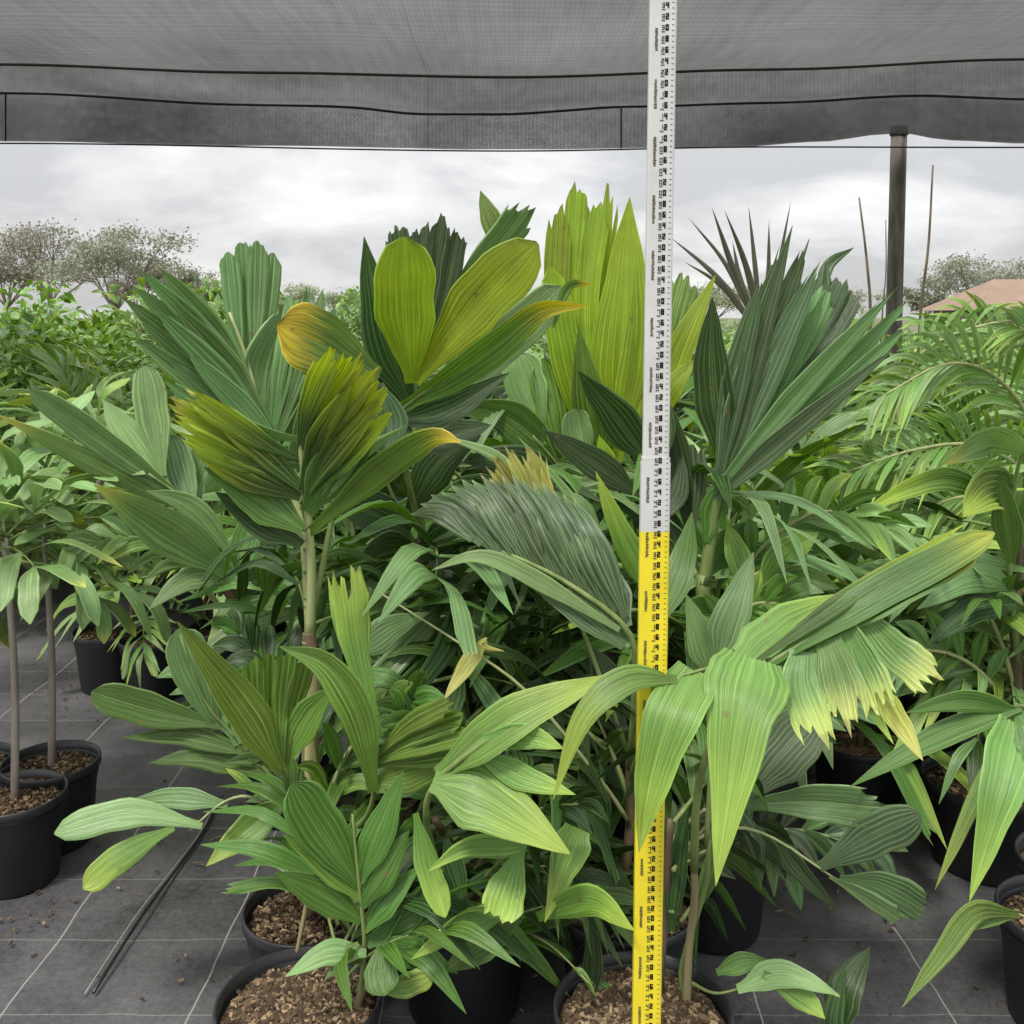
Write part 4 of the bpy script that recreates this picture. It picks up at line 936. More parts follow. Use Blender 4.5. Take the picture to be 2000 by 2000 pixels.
# --- left: P8 with long pale leaflets
p8 = at(560, 1500, 3.25); p8.z = 0
pot(p8.x, p8.y, 'black pot under the long arching leaf left of the front palm', dia=0.32)
P = Palm('palm reaching its long pale leaflets out over the aisle', (p8.x, p8.y, 0.225), 19)
P.stem('555,1420,3.25 520,1280,3.2 430,1130,3.1', 15, 10, 'brown', world=(p8.x, p8.y, 0.22))
P.leaf('430,1140,3.1 405,1050,3.05 370,985,3.0 290,925,2.95', 7, [
    ('372,988,3.0 225,880,2.92 58,762,2.82', 52, 'r', 'B', dict(n=7)),
    ('362,996,3.0 180,902,2.9 -8,808,2.78', 46, 'l', 'w', dict(n=5)),
    ('318,930,2.98 300,820,3.02 282,714,3.05', 64, 'r', 'W', dict(n=8)),
    ('382,1005,3.0 352,935,3.05 330,850,3.1', 66, 'r', 'B', dict(n=8)),
    ('330,960,2.98 250,850,3.0 200,780,3.02', 60, 'l', 'W'),
    ('400,1040,3.03 370,960,3.1 400,870,3.15', 60, 'r', 'B'),
])
P.leaf('430,1160,3.1 440,1120,3.0 440,1105,2.95', 6, [
    ('445,1115,2.92 330,1032,2.84 183,946,2.72', 92, 'l', 'w', dict(n=8, roll=0.4)),
    ('455,1085,2.94 375,990,2.9 285,958,2.84', 46, 'l', 'W'),
    ('465,1145,2.94 400,1075,2.92 320,1068,2.88', 54, 'l', 'B'),
    ('445,1130,2.94 370,1130,2.88 290,1190,2.8', 50, 'l', 'W'),
    ('450,1150,2.94 480,1060,3.0 500,970,3.05', 60, 'l', 'G'),
    ('455,1160,2.94 520,1120,2.9 560,1060,2.86', 60, 'l', 'D'),
    ('450,1170,2.96 440,1230,2.9 400,1290,2.84', 60, 'l', 'L'),
    ('460,1170,2.96 500,1240,2.88 520,1320,2.84', 70, 'l', 'G'),
])

P.feather('440,1200,3.1 360,1100,3.0 270,1050,2.95 170,1065,2.9', 9, 90, 26, 'WLW')
# --- right edge palms
_, pR1 = potpx(1925, 1545, 'black pot at the foot of the tall-leaved palm near the right border', dia=0.38, chips=600)
P = Palm('palm with narrow bent leaves over its pot, beside the aisle', soil(pR1, 0.05), 20)
P.stem('1990,1480,2.88 1985,1250,2.85 1990,1000,2.82', 14, 9, 'brown', world=soil(pR1, 0.06))
P.leaf('1988,1300,2.85 1970,1080,2.8 1985,930,2.75 2000,880,2.72', 7, [
    ('2010,885,2.72 1930,858,2.68 1842,908,2.62', 62, 'l', 'w', dict(n=7, roll=0.8)),
    ('1975,960,2.76 1930,960,2.72 1880,1010,2.68', 92, 'l', 'y', dict(n=8)),
    ('1985,1010,2.78 1870,940,2.74 1775,955,2.7 1672,1010,2.66', 48, 'l', 'y', dict(n=5, keel=0.5)),
    ('1975,1100,2.78 1965,1010,2.74 1950,920,2.72', 56, 'l', 'G'),
    ('1980,1060,2.78 2030,980,2.74 2060,900,2.7', 60, 'l', 'G'),
    ('1985,1150,2.8 1900,1130,2.74 1790,1190,2.66', 60, 'l', 'B'),
    ('1985,1180,2.8 1900,1190,2.74 1810,1260,2.68', 60, 'l', 'D'),
], 'green')
P.feather('1985,1400,2.88 1900,1300,2.8 1800,1270,2.7 1690,1310,2.65', 9, 110, 32, 'GB')
P.feather('1986,1350,2.86 1930,1200,2.85 1840,1130,2.8 1730,1130,2.75', 9, 120, 32, 'GBW')
_, pR2 = potpx(2130, 1720, 'black pot cut off by the right border of the view', dia=0.36, chips=700)
P = Palm('palm at the right border with drooping bright leaves and a bent petiole', soil(pR2, -0.05), 21)
P.stem('2075,1600,2.42 2040,1450,2.4 2000,1380,2.36', 10, 7, 'green', world=soil(pR2, -0.05))
P.leaf('2040,1450,2.4 2010,1390,2.36 1985,1375,2.32', 6, [
    ('1992,1382,2.3 1830,1440,2.26 1658,1538,2.2', 50, 'l', 'G', dict(n=5)),
    ('1990,1388,2.3 1880,1368,2.28 1768,1392,2.24', 44, 'l', 'G', dict(n=5)),
    ('1975,1400,2.3 1900,1570,2.22 1826,1738,2.14', 32, 'l', 'L', dict(n=4)),
    ('1985,1412,2.28 1950,1560,2.18 1893,1762,2.1', 96, 'h', 'L', dict(n=8, roll=0.3)),
    ('1990,1390,2.3 2030,1480,2.22 2050,1600,2.16', 70, 'l', 'G'),
], 'green')
_, pR3 = potpx(2095, 1830, 'pale-rimmed black pot lowest on the right border', dia=0.34, chips=700)
P = Palm('small palm with one yellowing leaf bent down to the mat', soil(pR3, -0.06), 22)
P.leaf('2080,1860,2.14 2000,1790,2.1 1930,1778,2.05', 4, [
    ('1990,1786,2.08 1905,1782,2.02 1835,1868,1.95 1762,1968,1.88', 44, 'l', 'O', dict(n=4)),
    ('1980,1790,2.08 1910,1800,2.04 1850,1830,2.0', 30, 'l', 'G'),
], 'pale')
s0 = ground_at(1668, 1960); s0.z = 0.02
P = Palm('dark narrow leaf shoot rising beside the aisle on the weed mat', (s0.x, s0.y, 0.02), 23, name='palm_shoot')
P.leaf('1640,2060,1.92 1640,2000,1.93 1650,1960,1.94', 6, [
    ('1640,2020,1.92 1652,1930,1.95 1700,1850,2.0', 70, 'l', 'D', dict(n=5)),
    ('1630,2080,1.9 1628,1990,1.92 1650,1880,1.96', 46, 'l', 'D', dict(n=4)),
], 'green')

# ------------------------------------------------------------------ palms built once and copied
def gen_leaf(kind, rng, mats):
    """a leaf lying along +X and arching over; returns rachis mesh and leaflet meshes"""
    if kind == 'broad': L, pairs, ll, lw, npl, arch, jag, k = 0.55, 4, 0.34, 0.062, 4, 0.9, 0.05, 'l'
    elif kind == 'fan': L, pairs, ll, lw, npl, arch, jag, k = 0.42, 3, 0.36, 0.085, 6, 0.6, 0.08, 'r'
    elif kind == 'mid': L, pairs, ll, lw, npl, arch, jag, k = 0.62, 7, 0.29, 0.042, 3, 1.0, 0.0, 'l'
    else: L, pairs, ll, lw, npl, arch, jag, k = 1.05, 20, 0.33, 0.017, 1, 1.25, 0.0, 'l'
    L *= rng.uniform(0.85, 1.15)
    a = 0.35; P = [Vector((0, 0, 0))]; n = 6
    for i in range(n):
        P.append(P[-1] + Vector((math.cos(a), rng.uniform(-.03, .03), math.sin(a))) * (L / n)); a -= arch / n * (0.6 + 0.8 * i / n)
    ra = MB(); tube(ra, P, 0.008 if kind != 'feather' else 0.007, 0.002, 6, 8)
    out = []
    for i in range(pairs):
        t = 0.30 + 0.70 * i / (pairs - 1) if kind != 'feather' else 0.12 + 0.88 * i / (pairs - 1)
        p = spl(P, t); tg = (spl(P, min(t + .03, 1)) - spl(P, t - .03)).normalized()
        sd = tg.cross(Vector((0, 0, 1))).normalized(); up = sd.cross(tg)
        for sg in (-1, 1):
            if rng.random() < 0.06: continue
            an = R(62 - 44 * t + rng.uniform(-7, 7)); l = ll * (0.75 + 0.5 * math.sin(math.pi * (0.15 + 0.75 * t))) * rng.uniform(0.85, 1.12)
            if kind == 'feather' : l *= (1.05 - 0.55 * max(0, t - .5) * 1.6)
            d = tg * math.cos(an) + sd * (sg * math.sin(an)) + up * rng.uniform(0.05, 0.3)
            d.normalize(); dr = rng.uniform(0.12, 0.42) * l
            Q = [p, p + d * (l * 0.5) + Vector((0, 0, 0.04 * l)), p + d * l - Vector((0, 0, dr))]
            mb = MB(); nn = -up
            blade(mb, Q, lw * rng.uniform(0.8, 1.25), k if rng.random() < .8 else 'p', npl, lambda q, v=nn: v, rng, roll=rng.uniform(-.35, .35), seg=8 if kind != 'feather' else 5, jag=jag, keel=rng.uniform(0, .4), pl=0.8)
            out.append((mb, rng.choice(mats)))
    return ra, out
class LeafProto:
    def __init__(s, kind, seed, mats, m='green'):
        rng = random.Random(seed); ra, lf = gen_leaf(kind, rng, mats)
        s.rach = ra.mesh('leaf', SM[m]); s.leaflets = [q.mesh('leaflet', LM[k]) for q, k in lf]
        ks = sorted(set(k for _, k in lf)); j = MB()
        j.add(ra.v, ra.f, ra.uv, 0)
        for q, k in lf: j.add(q.v, q.f, q.uv, 1 + ks.index(k))
        s.joined = j.mesh('leaf', [SM[m]] + [LM[k] for k in ks])
PR = {}
def protos(key):
    if key not in PR:
        kind, mats = key.split('/')
        PR[key] = [LeafProto(kind, 100 + hash_(key) + i, list(mats)) for i in range(5)]
    return PR[key]
def hash_(s): return sum(ord(c) * (i + 3) for i, c in enumerate(s)) % 997
STEMS = {}
def palm(x, y, z0, key, stem_h, scale, nleaf, rng, label, group, detail, stem_m='brown', el=(78, -5), stem_r=0.014, name='potted_palm', drop=0.30):
    t = empty(name, (x, y, z0), label, 'palm', group)
    k = (round(stem_h, 2), stem_m, round(stem_r, 3))
    if k not in STEMS:
        mb = MB(); tube(mb, [Vector((0, 0, -0.02)), Vector((0.012, 0.006, stem_h * .5)), Vector((0, 0, stem_h))], stem_r, stem_r * 0.7, 8, 6); STEMS[k] = mb.mesh('stem', SM[stem_m])
    obj('stem', STEMS[k], t)
    ps = protos(key); az = rng.uniform(0, 6.28)
    for i in range(nleaf):
        pr = rng.choice(ps); f = i / max(1, nleaf - 1)
        e = R(el[0] + (el[1] - el[0]) * f ** 0.8 + rng.uniform(-9, 9)) - 0.35
        o = obj('leaf', pr.rach if detail else pr.joined, t)
        o.matrix_local = Matrix.Translation((0, 0, stem_h * (1 - drop * f * f))) @ Matrix.Rotation(az, 4, 'Z') @ Matrix.Rotation(-e, 4, 'Y') @ Matrix.Rotation(rng.uniform(-.5, .5), 4, 'X') @ Matrix.Scale(scale * rng.uniform(0.8, 1.15), 4)
        if detail:
            for q in pr.leaflets: obj('leaflet', q, o)
        az += 2.4 + rng.uniform(-.3, .3)
    return t

def zone(px): return 'left of the aisle' if px < 330 else 'behind the pale-stemmed front palm' if px < 700 else 'behind the yellow-green front palms' if px < 1120 else 'behind the measuring staff' if px < 1400 else 'behind the dark fan-leaved palm' if px < 1650 else 'beside the feathery palms' if px < 1900 else 'at the right border'
def depthw(y): return 'nearest rows' if y < 4.2 else 'middle rows' if y < 5.8 else 'farthest rows'
FRONT = {}
def fill(root_label, h0, h1, n, key, scale, seed, el=(50, -30), azr=(0, 6.28)):
    """further leaves low on the stem of a front palm: the crowded inside of the clump, its shade put into dark leaf colours"""
    r = next(o for o in bpy.data.objects if o.get('label') == root_label); rg = random.Random(seed)
    for i in range(n):
        pr = rg.choice(protos(key)); o = obj('leaf', pr.rach, r)
        o.matrix_local = Matrix.Translation((0, 0, rg.uniform(h0, h1))) @ Matrix.Rotation(rg.uniform(*azr), 4, 'Z') @ Matrix.Rotation(-R(rg.uniform(*el[::-1])) + 0.35, 4, 'Y') @ Matrix.Rotation(rg.uniform(-.6, .6), 4, 'X') @ Matrix.Scale(scale * rg.uniform(.8, 1.2), 4)
        for q in pr.leaflets: obj('leaflet', q, o)
BACK = (0.2, 2.9)
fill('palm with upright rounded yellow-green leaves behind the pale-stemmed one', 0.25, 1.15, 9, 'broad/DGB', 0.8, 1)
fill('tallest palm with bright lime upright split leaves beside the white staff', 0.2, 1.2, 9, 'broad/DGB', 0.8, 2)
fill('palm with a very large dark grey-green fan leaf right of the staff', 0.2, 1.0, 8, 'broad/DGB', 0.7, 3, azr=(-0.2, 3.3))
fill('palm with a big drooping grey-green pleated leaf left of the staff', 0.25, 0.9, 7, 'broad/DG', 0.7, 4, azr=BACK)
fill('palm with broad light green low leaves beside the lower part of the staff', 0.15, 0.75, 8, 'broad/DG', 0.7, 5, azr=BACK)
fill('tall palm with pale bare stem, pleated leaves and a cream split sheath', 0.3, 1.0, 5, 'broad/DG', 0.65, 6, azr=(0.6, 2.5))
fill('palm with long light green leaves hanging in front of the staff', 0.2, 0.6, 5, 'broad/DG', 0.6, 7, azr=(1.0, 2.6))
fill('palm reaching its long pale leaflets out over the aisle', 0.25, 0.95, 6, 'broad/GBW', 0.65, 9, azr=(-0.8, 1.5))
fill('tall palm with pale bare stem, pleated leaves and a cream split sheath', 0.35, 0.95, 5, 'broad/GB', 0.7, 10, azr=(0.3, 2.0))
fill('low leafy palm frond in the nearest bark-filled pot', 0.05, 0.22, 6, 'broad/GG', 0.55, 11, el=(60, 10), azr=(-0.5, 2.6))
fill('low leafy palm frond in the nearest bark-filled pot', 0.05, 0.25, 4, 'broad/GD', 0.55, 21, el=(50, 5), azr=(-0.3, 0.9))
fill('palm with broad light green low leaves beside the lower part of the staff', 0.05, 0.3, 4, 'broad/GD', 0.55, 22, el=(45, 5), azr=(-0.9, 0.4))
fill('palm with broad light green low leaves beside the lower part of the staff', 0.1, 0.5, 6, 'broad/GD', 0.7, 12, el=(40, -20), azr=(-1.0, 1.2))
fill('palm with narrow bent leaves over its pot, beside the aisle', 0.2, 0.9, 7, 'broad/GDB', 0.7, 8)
rng = random.Random(42)
# left row: palms on bare stems in pots beside the aisle
for (sx_, sy_, top_y, px_, py_, lab, lab2) in (
    (30, 1530, 1160, 28, 1575, 'drooping pale palm on a slim bare stem, at the near end of its row', 'black pot by the aisle with the slimmest bare stem, nearest of its row'),
    (106, 1500, 1120, 100, 1508, 'drooping pale palm on a straight tan stem, second along the aisle', 'black pot partly behind the nearest aisle pot'),
    (-50, 1490, 1150, -62, 1512, 'drooping pale palm cut by the left border', 'black pot cut by the left border')):
    _, p = potpx(px_, py_, lab2, dia=0.30, chips=700, group='pots standing in the row by the aisle')
    hh = 1.7 - (top_y - 620) / F * p.y - 0.23
    palm(p.x, p.y, 0.225, 'fan/WWw', hh + 0.16, 0.66, 11, rng, lab, 'bare-stemmed palms by the aisle', True, 'bark', (68, -25), 0.013, drop=0.10)
_, p = potpx(212, 1240, 'black pot with two pale stems, alone at the far side of the aisle', dia=0.31, chips=600)
palm(p.x - 0.03, p.y, 0.225, 'fan/WLw', 0.86, 0.6, 7, rng, 'palm on a pale stem in the lone pot across the aisle', None, True, 'bark', (75, 10), 0.016, drop=0.05)
palm(p.x + 0.09, p.y + 0.02, 0.225, 'broad/WL', 0.46, 0.5, 7, rng, 'shorter palm on an orange-tan stem sharing the lone pot', None, True, 'tan', (70, 20), 0.013, drop=0.05)
_, p = potpx(300, 1255, 'black pot close behind the lone pot with two stems', dia=0.30)
palm(p.x, p.y, 0.225, 'mid/LW', 0.25, 0.55, 8, rng, 'low bright palm in the pot behind the lone two-stemmed one', None, True, 'brown', (70, 0), 0.012)

# feathery palms to the right
q = at(2120, 620, 3.35); pot(q.x, q.y, 'black pot hidden under the big feathery palm', dia=0.36, group='hidden pots of the feathery palms')
P = Palm('big feathery palm with long arching fronds of fine pale leaflets', (q.x, q.y, 0.225), 41, group='feathery palms on the right')
P.stem('2100,1200,3.35 2085,980,3.35', 22, 14, 'green', world=(q.x, q.y, 0.22))
P.feather('2085,1080,3.35 2030,860,3.3 1950,740,3.2 1850,710,3.1 1730,770,3.0', 26, 150, 12, 'WLW')
P.feather('2085,1080,3.35 2010,930,3.25 1900,870,3.1 1780,880,3.0 1660,920,2.95', 24, 130, 12, 'LWL')
P.feather('2085,1080,3.35 2060,860,3.4 2010,720,3.45 1930,650,3.5 1820,650,3.5', 24, 130, 10, 'WL')
P.feather('2090,1080,3.35 2100,880,3.3 2090,740,3.2 2050,660,3.1 1990,640,3.05', 20, 120, 10, 'LW')
P.feather('2080,1080,3.38 1900,1000,3.45 1770,860,3.45 1760,780,3.45 1800,690,3.4 1900,640,3.35 2020,620,3.3', 24, 110, 8, 'WL')
P.feather('2085,1090,3.35 1990,1000,3.2 1880,970,3.1 1760,1020,3.0', 20, 120, 11, 'WL')
q = at(1890, 620, 4.6); pot(q.x, q.y, 'black pot hidden under the smaller feathery palm', dia=0.36, group='hidden pots of the feathery palms')
palm(q.x, q.y, 0.225, 'feather/WLL', 0.75, 0.75, 12, rng, 'smaller feathery palm with fine leaflets, further back in the shade', 'feathery palms on the right', False, 'green', (78, 5), 0.03)

# the mass of potted palms behind, row after row
taken = []
def free(x, y, r=0.40):
    return all((x - a) ** 2 + (y - b) ** 2 > r * r for a, b in taken)
LABS = {'broad/GDD': 'dark green broad-leaved palm', 'fan/BGD': 'dark wide-leaved palm', 'broad/GBD': 'bluish and dark green broad-leaved palm', 'mid/GOD': 'dark olive narrow-leaved palm', 'broad/GBG': 'green broad-leaved palm', 'fan/BGY': 'wide-leaved palm with some lime leaves', 'mid/LWW': 'fine light green palm', 'broad/LWW': 'pale broad-leaved palm', 'broad/LWG': 'mixed green broad-leaved palm', 'mid/GOY': 'olive narrow-leaved palm'}
cnt = 0
for row in range(10):
    y = 3.18 + 0.44 * row
    x = -0.55 * y - 0.4 + (row % 2) * 0.2
    while x < 0.56 * y + 0.45:
        jx = x + rng.uniform(-.07, .07); jy = y + rng.uniform(-.09, .09); px = 1000 + jx / jy * F
        x += 0.47
        if jy < 4.3 and px < 640: continue
        if jy < 5.0 and px < 360: continue
        if jy < 5.9 and 10 < px < 150: continue
        if not free(jx, jy): continue
        if any((jx - q.x) ** 2 + (jy - q.y) ** 2 < 0.3 ** 2 for q in (p2, p3, p4, p8)): continue
        taken.append((jx, jy))
        right = px > 1350
        key = rng.choice(['mid/LWW', 'broad/LWW', 'broad/LWW', 'mid/LWW', 'broad/LWG', 'fan/BGY'] if (right or px < 500) else ['broad/GDD', 'fan/BGD', 'broad/GBD', 'mid/GOD', 'broad/GBG'])  # dark green kinds in the middle also paint the shade among the rows
        hgt = rng.uniform(0.30, 0.55) + (0.05 if jy > 5 else 0)
        det = jy < 4.0 and -100 < px < 2100
        if jy < 5.2: pot(jx, jy, 'black pot in the %s, %s' % (depthw(jy), zone(px)), dia=0.32, group='pots in the crowded rows')
        palm(jx, jy, 0.225 if jy < 5.2 else 0.02, key, hgt + (0 if jy < 5.2 else 0.2), rng.uniform(0.9, 1.15), 10 if det else 11, rng, '%s in the %s, %s' % (LABS[key], depthw(jy), zone(px)), 'palms in the crowded rows', det, 'brown', (80, 0), 0.014)
        cnt += 1

# ------------------------------------------------------------------ beyond the shade: bushes and palms in the open yard
def shrub_proto(seed, mats, nleaf=420, lw=0.06, ll=0.16):
    rng = random.Random(seed); cr = MB(); st = MB()
    cl_ = [Vector((rng.gauss(0, .26), rng.gauss(0, .22), rng.uniform(.35, 1.0))) for _ in range(11)]
    for c in cl_:
        tube(st, [Vector((0, 0, -0.05)), Vector((c.x * .4, c.y * .4, c.z * .6)), c], 0.014, 0.005, 5, 4)
    for i in range(nleaf):
        c = rng.choice(cl_); p = c + Vector((rng.uniform(-.2, .2), rng.uniform(-.2, .2), rng.uniform(-.17, .17)))
        d = Vector((p.x + rng.gauss(0, .4), p.y + rng.gauss(0, .4), rng.uniform(-.5, .9))).normalized(); l = ll * rng.uniform(.5, 1.2)
        sd = d.cross(Vector((rng.gauss(0, 1), rng.gauss(0, 1), 1.5))).normalized() * (lw * .5 * rng.uniform(.7, 1.3))
        m_ = p + d * l * .5; e = p + d * l - Vector((0, 0, l * .2))
        cr.add([p, m_ + sd, e, m_ - sd], [(0, 1, 2), (0, 2, 3)], [(0, 0), (1, .5), (0, 1), (-1, .5)], rng.randrange(len(mats)))
    return cr.mesh('crown', [LM[k] for k in mats]), st.mesh('stem', SM['brown'])
SH = [shrub_proto(50 + i, m, n, w, l) for i, (m, n, w, l) in enumerate([('LLWG', 1300, .04, .085), ('LWw', 1100, .035, .11), ('OLLW', 1200, .042, .085), ('YLL', 850, .04, .11), ('WWB', 850, .028, .16)])]
SLAB = ['bright green leafy bush in the open yard beyond the shade', 'pale narrow-leaved bush in the open yard beyond the shade', 'olive bush in the open yard beyond the shade', 'lime leafy bush in the open yard beyond the shade', 'greyish fine-leaved bush in the open yard beyond the shade']
rng = random.Random(77)
def bush(x, y, i, s, lab=None):
    t = empty('bush', (x, y, 0), lab or SLAB[i].replace('open yard beyond the shade', '%s yard, %s' % ('near' if y < 10.5 else 'middle' if y < 15 else 'far', zone(1000 + x / y * F))), 'bush', None if lab else 'bushes in the open yard')
    t.scale = (s, s, s * rng.uniform(.9, 1.1)); t.rotation_euler.z = rng.uniform(0, 6.28)
    c, st = SH[i]; obj('crown', c, t); obj('stem', st, t)
for y, step, s0, s1 in ((8.3, 1.3, 0.95, 1.25), (9.6, 1.4, 1.0, 1.3), (11.2, 1.2, 1.1, 1.35), (13.5, 1.2, 1.15, 1.45), (17, 1.5, 1.3, 1.7), (22, 1.9, 1.4, 1.9)):
    x = -0.56 * y
    while x < 0.56 * y:
        bush(x + rng.uniform(-.25, .25), y + rng.uniform(-.4, .4), rng.randrange(5), rng.uniform(s0, s1)); x += step * rng.uniform(.85, 1.2)
for px_, d, i, s, lab in ((80, 8.0, 0, 1.62, 'tallest bright bush at the left end of the yard, dark inside'), (10, 8.8, 2, 1.6, 'olive bush reaching past the left border of the yard'), (190, 8.6, 2, 1.35, 'olive bush next to the tallest bright bush'), (395, 9.5, 0, 1.75, 'upright bush peeping over the big bluish leaf'), (640, 9.0, 4, 1.6, 'greyish bush showing between the front palms'), (1640, 8.4, 3, 1.25, 'lime bush in front of the timber post'), (1720, 8.2, 3, 1.2, 'yellow-lime bush at the foot of the timber post')):
    q = at(px_, 620, d); bush(q.x, q.y, i, s, lab)
for y in (7.7, 8.1, 8.8, 9.5, 10.4):
    x = -0.56 * y
    while x < 0.56 * y:
        key = rng.choice(['mid/LWW', 'broad/LWW', 'broad/LWG', 'feather/WLL']); jx = x + rng.uniform(-.2, .2); px = 1000 + jx / y * F
        palm(jx, y + rng.uniform(-.15, .15), 0, key, rng.uniform(.55, .85), rng.uniform(1.0, 1.3) * (0.8 if key[0] == 'f' else 1), 11, rng, 'sunlit %s palm in the %s yard lines, %s' % ({'m': 'fine-leaved', 'b': 'broad-leaved', 'f': 'feathery'}[key[0]], 'near' if y < 8.5 else 'far', zone(px)), 'palms in the open yard', False, 'brown', (82, 5), 0.015)
        x += rng.uniform(.55, .8)
# strap-leaved plant with bare dark blades, and bare stems
P = Palm('tall plant with bare dark strap leaves against the sky', at(1480, 620, 9.0) * 1.0 - Vector((0, 0, 1.7)), 31, group=None, cat='plant', name='strap_plant')
P.leaf('1490,960,9.0 1480,760,9.0 1470,640,9.0', 8, [
    ('1480,640,9 1400,540,9 1308,462,9', 11, 'l', 'Z', dict(n=1)), ('1475,640,9 1420,520,9 1345,425,9', 9, 'l', 'Z', dict(n=1)), ('1478,640,9 1430,520,9 1390,404,9', 13, 'l', 'Z', dict(n=1)),
    ('1482,640,9 1460,530,9 1415,410,9', 13, 'l', 'Z', dict(n=1)), ('1485,640,9 1475,520,9 1462,402,9', 10, 'l', 'Z', dict(n=1)), ('1490,640,9 1520,520,9 1545,392,9', 8, 'l', 'Z', dict(n=1)),
    ('1478,650,9 1410,560,9 1335,510,9', 9, 'l', 'Z', dict(n=1)), ('1488,650,9 1500,540,9 1502,430,9', 10, 'l', 'Z', dict(n=1)), ('1490,650,9 1450,560,9 1430,470,9', 12, 'l', 'Z', dict(n=1)),
], 'brown')
for a, b, w, lab in (((1700, 640), (1678, 386), 4, 'thin bare stem standing left of the timber post'), ((1796, 640), (1822, 322), 4, 'thin bare leaning stem standing right of the timber post'), ((1722, 640), (1730, 430), 2, 'faint hair-thin bare stem close to the timber post')):
    q0 = at(a[0], a[1], 9.0); q1 = at(b[0], b[1], 9.0); q = Vector((q0.x, q0.y, 0))
    mb = MB(); tube(mb, [q, q0, q0.lerp(q1, .5) + Vector((0.02, 0, 0)), q1], w * 9 / F, w * .45 * 9 / F, 6, 10)
    tag(obj('bare_stem', mb.mesh('bare_stem', SM['brown'], off=q), None, q), lab, 'plant', 'bare stems beside the post')

# ------------------------------------------------------------------ gum trees at the horizon
def tree(px_, top_y, d, width_px, seed, lab, mt, dens=1.0, lean=0):
    rng = random.Random(seed); q = at(px_, 620, d); H = 1.7 + (620 - top_y) / F * d; Wd = width_px / F * d / 2
    t = empty('gum_tree', (q.x, q.y, 0), lab, 'tree', 'gum trees on the horizon')
    tr = MB(); cr = MB(); tips = []
    f0 = Vector((lean * Wd * .3, 0, H * .42)); tube(tr, [Vector((0, 0, -.1)), Vector((lean * .1, 0, H * .2)), f0], H * .022, H * .014, 7, 6)
    for i in range(7):
        a = i / 7 * 6.28 + rng.uniform(-.4, .4); rr = Wd * rng.uniform(.35, .95)
        e = Vector((math.cos(a) * rr + lean * Wd * .3, math.sin(a) * rr * .7, H * rng.uniform(.66, .95)))
        m_ = f0.lerp(e, .5) + Vector((0, 0, -H * .03)); tube(tr, [f0 - Vector((0, 0, .1)), m_, e], H * .011, H * .003, 5, 6)
        tips.append(e)
        for k in range(4):
            e2 = m_.lerp(e, rng.uniform(.2, 1)) + Vector((rng.gauss(0, .28), rng.gauss(0, .28), rng.uniform(-.1, .22))) * Wd
            e2.z = min(e2.z, H); tube(tr, [m_.lerp(e, .2), m_.lerp(e2, .6), e2], H * .005, H * .0015, 4, 4); tips.append(e2)
    for p in tips:
        for i in range(int(190 * dens)):
            c = p + Vector((rng.gauss(0, .14 * Wd), rng.gauss(0, .14 * Wd), rng.gauss(0, .07 * Wd)))
            l = rng.uniform(.07, .16) * (d / 40) ** .5; dr = Vector((rng.gauss(0, 1), rng.gauss(0, 1), rng.gauss(-.5, .8))).normalized()
            sd = dr.cross(Vector((rng.gauss(0, 1), rng.gauss(0, 1), rng.gauss(0, 1)))).normalized() * l * .3
            cr.add([c, c + dr * l * .5 + sd, c + dr * l, c + dr * l * .5 - sd], [(0, 1, 2, 3)], [(0, 0), (1, .5), (0, 1), (-1, .5)])
    obj('trunk', tr.mesh('trunk', SM['far']), t); obj('crown', cr.mesh('crown', mt), t)
GUM = leaf_mat('gum_leaf', (0.27, 0.29, 0.21), vein=0.0, trans=.2); GUMB = leaf_mat('gum_leaf_brownish', (0.29, 0.28, 0.22), vein=0.0, trans=.2); GUMG = leaf_mat('gum_leaf_green', (0.24, 0.28, 0.15), vein=0.0, trans=.2)  # pale grey of distant haze is mixed into these leaf colours
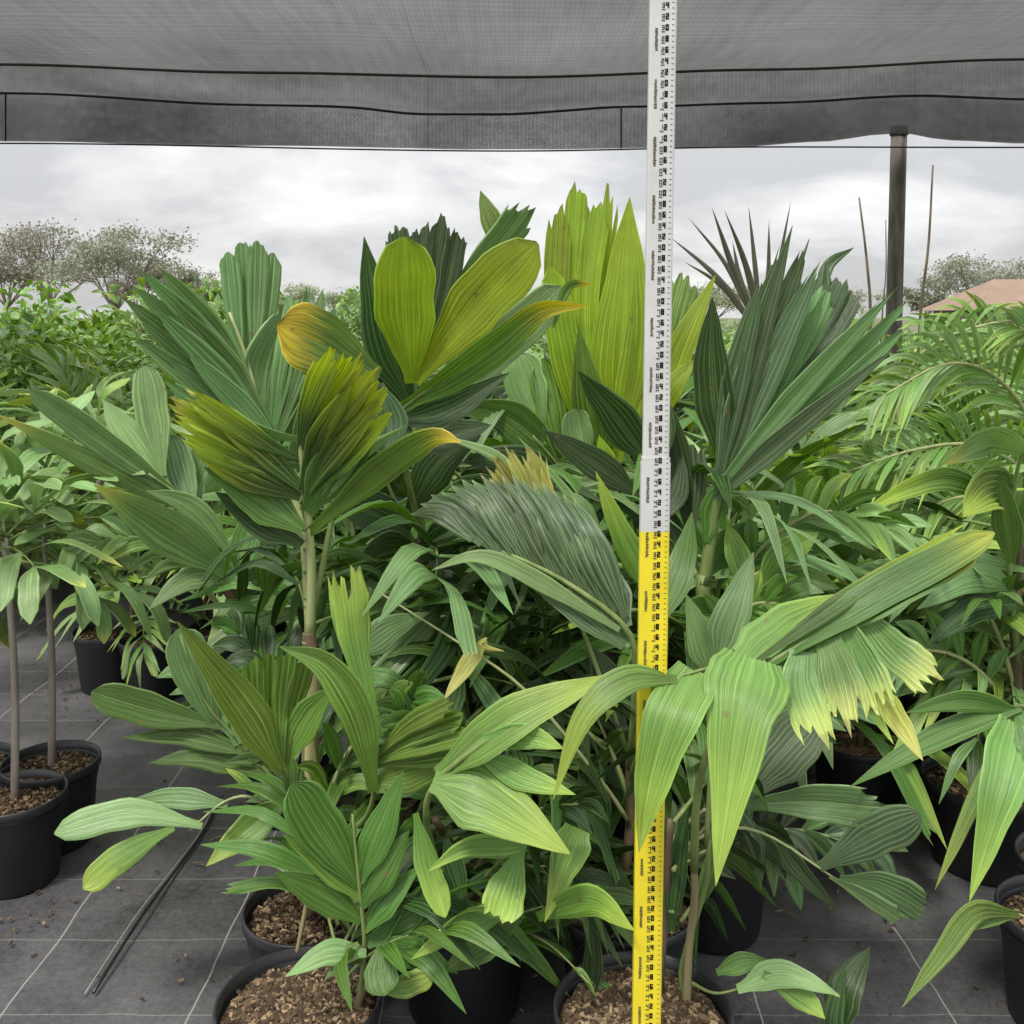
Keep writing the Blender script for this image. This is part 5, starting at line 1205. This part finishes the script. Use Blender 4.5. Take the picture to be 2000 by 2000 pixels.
for a in ((215, 446, 34, 250, 1, 'grey-green gum tree with a clear forked trunk above the bushes', GUM, 1.0, .3), (100, 436, 42, 210, 2, 'thin brownish gum tree beside the forked one', GUMB, .6, 0), (15, 462, 44, 190, 3, 'brownish gum tree at the left end of the horizon', GUMB, .8, 0),
          (345, 505, 60, 130, 4, 'small distant gum tree right of the forked one', GUM, .8, 0), (270, 500, 52, 110, 5, 'distant brownish gum tree just behind the forked one', GUMB, .7, 0), (1885, 506, 50, 210, 6, 'spreading grey gum tree right of the timber post', GUM, .9, .4), (1810, 545, 58, 90, 7, 'low grey gum tree nearest the timber post on the horizon', GUM, .9, 0), (1975, 535, 60, 120, 8, 'grey gum tree behind the red-roofed shed', GUM, .8, 0),
          (440, 545, 70, 130, 9, 'far small gum tree behind the big bluish leaf', GUMG, .9, 0), (560, 560, 75, 140, 10, 'far green gum tree seen between the front palms', GUMG, 1, 0), (700, 560, 75, 150, 12, 'far green gum tree behind the yellow-green palm', GUMG, 1, 0), (930, 562, 78, 150, 13, 'far green gum tree in the middle of the horizon', GUMG, 1, 0), (1400, 560, 75, 160, 14, 'far green gum tree behind the strap plant', GUMG, 1, 0), (1620, 560, 75, 150, 15, 'far green gum tree between the strap plant and the post', GUMG, 1, 0)):
    tree(*a)
# shed with a terracotta roof
q = at(2010, 620, 24); sh = empty('shed', (q.x, q.y, 0), 'low shed with a terracotta roof at the edge of the yard', 'shed')
mb = MB(); mb.add([(-1.7, -1.5, 0), (1.7, -1.5, 0), (1.7, 1.5, 0), (-1.7, 1.5, 0), (-1.7, -1.5, 1.9), (1.7, -1.5, 1.9), (1.7, 1.5, 1.9), (-1.7, 1.5, 1.9)], [(0, 1, 5, 4), (1, 2, 6, 5), (2, 3, 7, 6), (3, 0, 4, 7)]); obj('wall', mb.mesh('wall', M_WALL, False), sh)
mb = MB(); mb.add([(-2, -1.8, 1.87), (2, -1.8, 1.87), (2, 1.8, 1.87), (-2, 1.8, 1.87), (-0.9, 0, 2.62), (0.9, 0, 2.62)], [(0, 1, 5, 4), (1, 2, 5), (2, 3, 4, 5), (3, 0, 4), (3, 2, 1, 0)]); obj('roof', mb.mesh('roof', M_ROOF, False), sh)
mb = MB(); mb.add([(-.45, -1.53, 0), (.35, -1.53, 0), (.35, -1.53, 1.75), (-.45, -1.53, 1.75), (-.45, -1.5, 0), (.35, -1.5, 0), (.35, -1.5, 1.75), (-.45, -1.5, 1.75)], [(0, 1, 2, 3), (0, 3, 7, 4), (1, 5, 6, 2), (3, 2, 6, 7)]); obj('door', mb.mesh('door', SM['timber'], False), sh)
print('PALMS', cnt, 'OBJECTS', len(bpy.data.objects))
